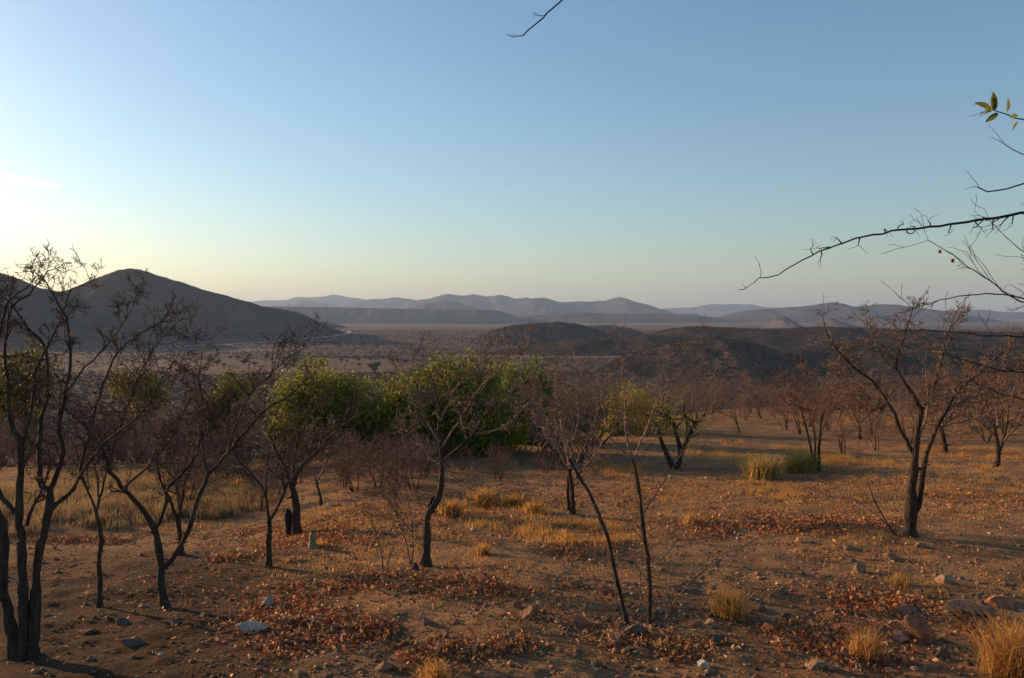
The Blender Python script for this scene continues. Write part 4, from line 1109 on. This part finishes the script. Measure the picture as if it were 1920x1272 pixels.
rock("brown block left of the orange-red slab", 992, 1162, 40, 28, (0.24, 0.13, 0.08), 909)
rock("small dark red stone beside the brown block", 972, 1140, 20, 16, RED, 910)
rock("reddish slab half buried at the bottom edge left of centre", 722, 1258, 50, 22, (0.27, 0.14, 0.09), 911)
rock("brown wedge of stone left of the leaf patch below centre", 800, 1174, 40, 20, (0.20, 0.12, 0.08), 912)
rock("pointed red rock catching light above the dark red one", 1078, 1100, 32, 22, (0.34, 0.15, 0.08), 913, 0.7, -0.5)
rock("flat dark rock among leaves right of the sapling", 1268, 1110, 42, 16, (0.24, 0.11, 0.07), 914)
rock("tan round stone in the middle of the right clearing", 1614, 1076, 32, 26, TAN, 915)
rock("square red-brown stone below the twin-stemmed tree", 1675, 1052, 34, 18, (0.25, 0.14, 0.09), 916)
rock("rounded tan rock right of the clearing's middle", 1776, 1095, 36, 22, TAN, 917)
rock("grey stone beside the square red-brown one", 1592, 1033, 26, 16, GREY, 918)
rock("brown stone in the twin-stemmed tree's shadow", 1735, 1030, 28, 16, (0.25, 0.16, 0.1), 919)
rock("white quartz lump at the bottom edge right of the sapling", 1320, 1252, 27, 22, WHITE, 920)
rock("dark grey rock left of the white quartz lump's group", 1350, 1208, 36, 22, DARK, 921)
rock("red flat rock in front of the lone golden tuft", 1446, 1186, 42, 15, (0.30, 0.11, 0.06), 922)
rock("brown rock at the bottom edge under the yellow tuft", 1540, 1256, 50, 20, (0.25, 0.15, 0.09), 923)
rock("low brown slab near the bottom edge, right part", 1590, 1232, 44, 18, TAN, 924)
rock("dark square rock in the boulder's shadow", 1772, 1236, 40, 26, DARK, 925)
rock("pale weathered slab with a lifted rim on trodden soil", 466, 1190, 84, 26, (0.44, 0.375, 0.31), 926, 0.5, 0.06, name="flat_stone")
rock("grey tilted stone above the pale weathered slab", 500, 1140, 38, 28, (0.30, 0.255, 0.21), 927, 0.6, -0.4, name="flat_stone")
rock("flat grey stone right of the pale weathered slab", 592, 1168, 42, 12, (0.25, 0.21, 0.17), 928, 0.6, name="flat_stone")
rock("dark clod on the trodden soil nearest the slender tree", 227, 1172, 36, 14, DARK, 929)
rock("dark flat clod left of the forked tree's shadow", 160, 1190, 36, 14, DARK, 930)
rock("largest dark clod near the bottom left", 236, 1212, 48, 16, DARK, 931)
rock("brown clod in the forked tree's shadow", 322, 1172, 34, 13, DARK, 932)
rock("small stone low on the bottom left soil", 166, 1240, 20, 8, DARK, 933)
rock("sunlit orange pebble by the leaf bank on the right", 1499, 1018, 14, 14, (0.45, 0.22, 0.10), 934)
rock("rounded black stump-like stone beside the twisted trunk", 777, 1068, 20, 18, (0.05, 0.04, 0.035), 935)

protos_s = []
for k in range(8):
    v = rock_verts(I1[0], 950 + k, 1, rng.uniform(0.7, 1), rng.uniform(0.45, 0.75), 5, 0.12)
    col = [RED, TAN, GREY, DARK, (0.26, 0.15, 0.09), (0.24, 0.17, 0.12), (0.22, 0.13, 0.085), (0.30, 0.24, 0.19)][k]
    protos_s.append(mesh_np("stone", v, I1[1], M_ROCK, False, np.tile(np.array(col), (len(v), 1))))
def stones(n, px0, px1, py0, py1, label, group, seed, smin=0.022, smax=0.06):
    r = np.random.default_rng(seed)
    m = 0
    while m < n:
        px, py = r.uniform(px0, px1), py0 + (py1 - py0) * r.uniform()**0.8
        p = hit(px, py)
        if fbm(p[0] / 1.5, p[1] / 1.5, 2, 66) + r.normal() * 0.3 < -0.05: continue
        s_ = r.uniform(smin, smax)
        o = obj("stone", protos_s[r.integers(0, 8)], None, (p[0], p[1], p[2] + s_ * 0.04))
        o.scale = (s_, s_, s_); o.rotation_euler = (r.normal() * 0.2, r.normal() * 0.2, r.uniform(0, 6.28))
        tag(o, label, "stone", group); m += 1
stones(90, 900, 1340, 1040, 1265, "small stone strewn over the stony ground around the sapling", "small stones around the sapling", 971)
stones(90, 1340, 1915, 1020, 1262, "small stone strewn over the clearing on the right", "small stones on the right clearing", 972)
stones(36, 560, 900, 1060, 1262, "small stone among the leaf litter left of the sapling", "small stones among the litter", 973)
stones(14, 60, 440, 1060, 1260, "small stone on the trodden soil at the left", "small stones on the trodden soil", 974, 0.02, 0.045)

def gravel():
    r = np.random.default_rng(981); n = 40000
    s = r.uniform(-0.66, 0.66, n); y = 5.5 + (24 - 5.5) * r.uniform(size=n)**1.4; x = s * y
    k = (fbm(x / 1.3, y / 1.3, 3, 67) + 0.35 * r.normal(size=n) > -0.05) & ((s > -0.28) | (r.uniform(size=n) < 0.6))
    x, y = x[k], y[k]; n = len(x)
    b = np.array([[1, 0, 0], [-1, 0, 0], [0, 1, 0], [0, -1, 0], [0, 0, 1], [0, 0, -1.]]); fb = np.array([[0, 2, 4], [2, 1, 4], [1, 3, 4], [3, 0, 4], [2, 0, 5], [1, 2, 5], [3, 1, 5], [0, 3, 5]])
    sz = r.lognormal(-4.5, 0.62, n).clip(0.004, 0.06)
    a = r.uniform(0, 6.28, n); ca, sa = np.cos(a)[:, None], np.sin(a)[:, None]
    q = b[None] * (1 + 0.3 * r.normal(size=(n, 6, 1)).clip(-1, 1)) * np.array([1, 0.8, 0.6]) * sz[:, None, None]
    q = np.stack([q[..., 0] * ca - q[..., 1] * sa, q[..., 0] * sa + q[..., 1] * ca, q[..., 2]], 2)
    q += np.stack([x, y, gz(x, y) + sz * 0.2], 1)[:, None, :]
    Fc = (np.arange(n)[:, None, None] * 6 + fb[None]).reshape(-1, 3)
    cols = pick([RED, TAN, GREY, DARK, (0.26, 0.17, 0.11), (0.24, 0.16, 0.11), (0.46, 0.36, 0.26), (0.28, 0.17, 0.085), (0.26, 0.155, 0.075), (0.22, 0.13, 0.07), (0.30, 0.16, 0.07)], n, r, 0.3)
    o = obj("gravel", mesh_np("gravel", q.reshape(-1, 3), Fc, M_ROCK, False, np.repeat(cols, 6, axis=0)))
    tag(o, "loose gravel and chips over the stony soil", "gravel", kind="stuff")
gravel()

# ------------------------------------------------------------------ stumps and fallen sticks
def stump(name, label, px, py, wpx, hpx, mat, seed, flare=None):
    p = hit(px, py); k = p[1] / F; r = np.random.default_rng(seed)
    root = empty(name, tuple(p)); tag(root, label, "stump")
    h = hpx * k; w = wpx * k / 2
    tt = Tubes(); zz = np.linspace(-0.06, h, 8)
    P = np.stack([0.06 * h * np.sin(zz / h * 2 + seed), 0.03 * np.cos(zz * 5), zz], 1)
    R = w * (1 + 0.35 * np.exp(-zz / (0.2 * h)) + 0.08 * r.normal(size=8)); R[-1] *= 0.45
    tt.add(P, R, 10)
    obj("trunk", tt.mesh("trunk", mat), root)
    if flare:
        for sgn in (-1, 1):
            f = Tubes(); u = np.linspace(0, 1, 6)
            f.add(np.stack([sgn * (w * 0.7 + u * w * 0.9), -0.02 * u, h * 0.62 - 0.30 * h * u * u + 0.1 * h * u], 1), w * 0.75 * np.sqrt(np.maximum(1 - u * u, 0.02)), 8)
            obj("side_stub", f.mesh("side_stub", M_PALE), root)
stump("broken_stump", "dark broken stump touching the thick trunk left of centre", 544, 1003, 17, 48, M_BLACK, 3)
stump("pale_stump", "short pale yellowish cut stump among leaves left of centre", 587, 1028, 13, 30, M_PALE, 4)
tuft("small yellow grass wisp beside the pale cut stump", 600, 1026, 34, 18, 90, 615)
def stick(label, pts, w, seed):
    P3 = np.array([hit(a, b) for a, b in pts]); P3[:, 2] += 0.02
    q = spline(P3, 14); r = np.random.default_rng(seed); q[:, 2] += 0.015 * np.abs(r.normal(size=14))
    tb = Tubes(); tb.add(q - q[0], np.linspace(w, w * 0.4, 14), 6)
    for k in (5, 8, 10):
        Q = branch_path(q[k] - q[0], unit(q[k] - q[k - 1] + r.normal(size=3) * 0.4 + [0, 0, 0.1]), 0.25, r, 0.2, 0.0, 0.04); tb.add(Q, np.linspace(w * 0.4, 0.002, len(Q)), 4)
    o = obj("fallen_stick", tb.mesh("fallen_stick", M_TWIG), None, tuple(q[0])); tag(o, label, "stick")
stick("grey fallen branch lying left of the orange leaf bank", [(1282, 1110), (1320, 1075), (1350, 1045), (1400, 1028)], 0.012, 1)
stick("pale bent stick against the leaning red boulder", [(1660, 1166), (1690, 1176), (1712, 1190), (1722, 1200)], 0.009, 2)
stick("thin stick on the litter above the leaning boulder", [(1600, 1130), (1640, 1120), (1672, 1108)], 0.007, 3)
stick("dark stick lying on soil by the three-stemmed tree", [(75, 1208), (100, 1206), (118, 1207)], 0.012, 4)

# ------------------------------------------------------------------ thin streak of cloud over the left hill, far beyond the air box
c0 = at(40, 338, 30000)
V0 = I3[0]
cv = V0 * (1 + 0.25 * vnoise(V0[:, 0] * 3, V0[:, 1] * 3 + V0[:, 2] * 2, 4)[:, None]) * [1500, 600, 130]
cv[:, 2] -= cv[:, 0] * 0.16
cm, cnt, cout = new_mat("cloud_vapour")
cpv = N(cnt, "ShaderNodeVolumePrincipled", i_Density=0.0006, i_Anisotropy=0.85)
cpv.inputs["Color"].default_value = (1, 1, 1, 1)
cnt.links.new(cpv.outputs[0], cout.inputs["Volume"])
cloud = obj("cloud", mesh_np("cloud", cv, I3[1], cm, True), None, tuple(c0))
tag(cloud, "short white streak of cloud low in the sky above the left hill", "cloud", kind="stuff")

# ------------------------------------------------------------------ air
hx, hy0, hy1, z0, z1 = 23500.0, -2500.0, 24800.0, VALLEY - 25.0, 600.0
hv = np.array([[x, y, z] for z in (z0, z1) for y in (hy0, hy1) for x in (-hx, hx)])
hf = np.array([[0, 2, 3, 1], [4, 5, 7, 6], [0, 1, 5, 4], [2, 6, 7, 3], [0, 4, 6, 2], [1, 3, 7, 5]])
hm, hnt, hout = new_mat("air")
pv = N(hnt, "ShaderNodeVolumePrincipled", i_Density=4.4e-5, i_Anisotropy=0.2)
pv.inputs["Color"].default_value = (0.50, 0.70, 1.0, 1)
hnt.links.new(pv.outputs[0], hout.inputs["Volume"])
haze = obj("haze", mesh_np("haze", hv, hf, hm, False))
tag(haze, "thin blue evening haze filling the valley", "haze", kind="stuff")
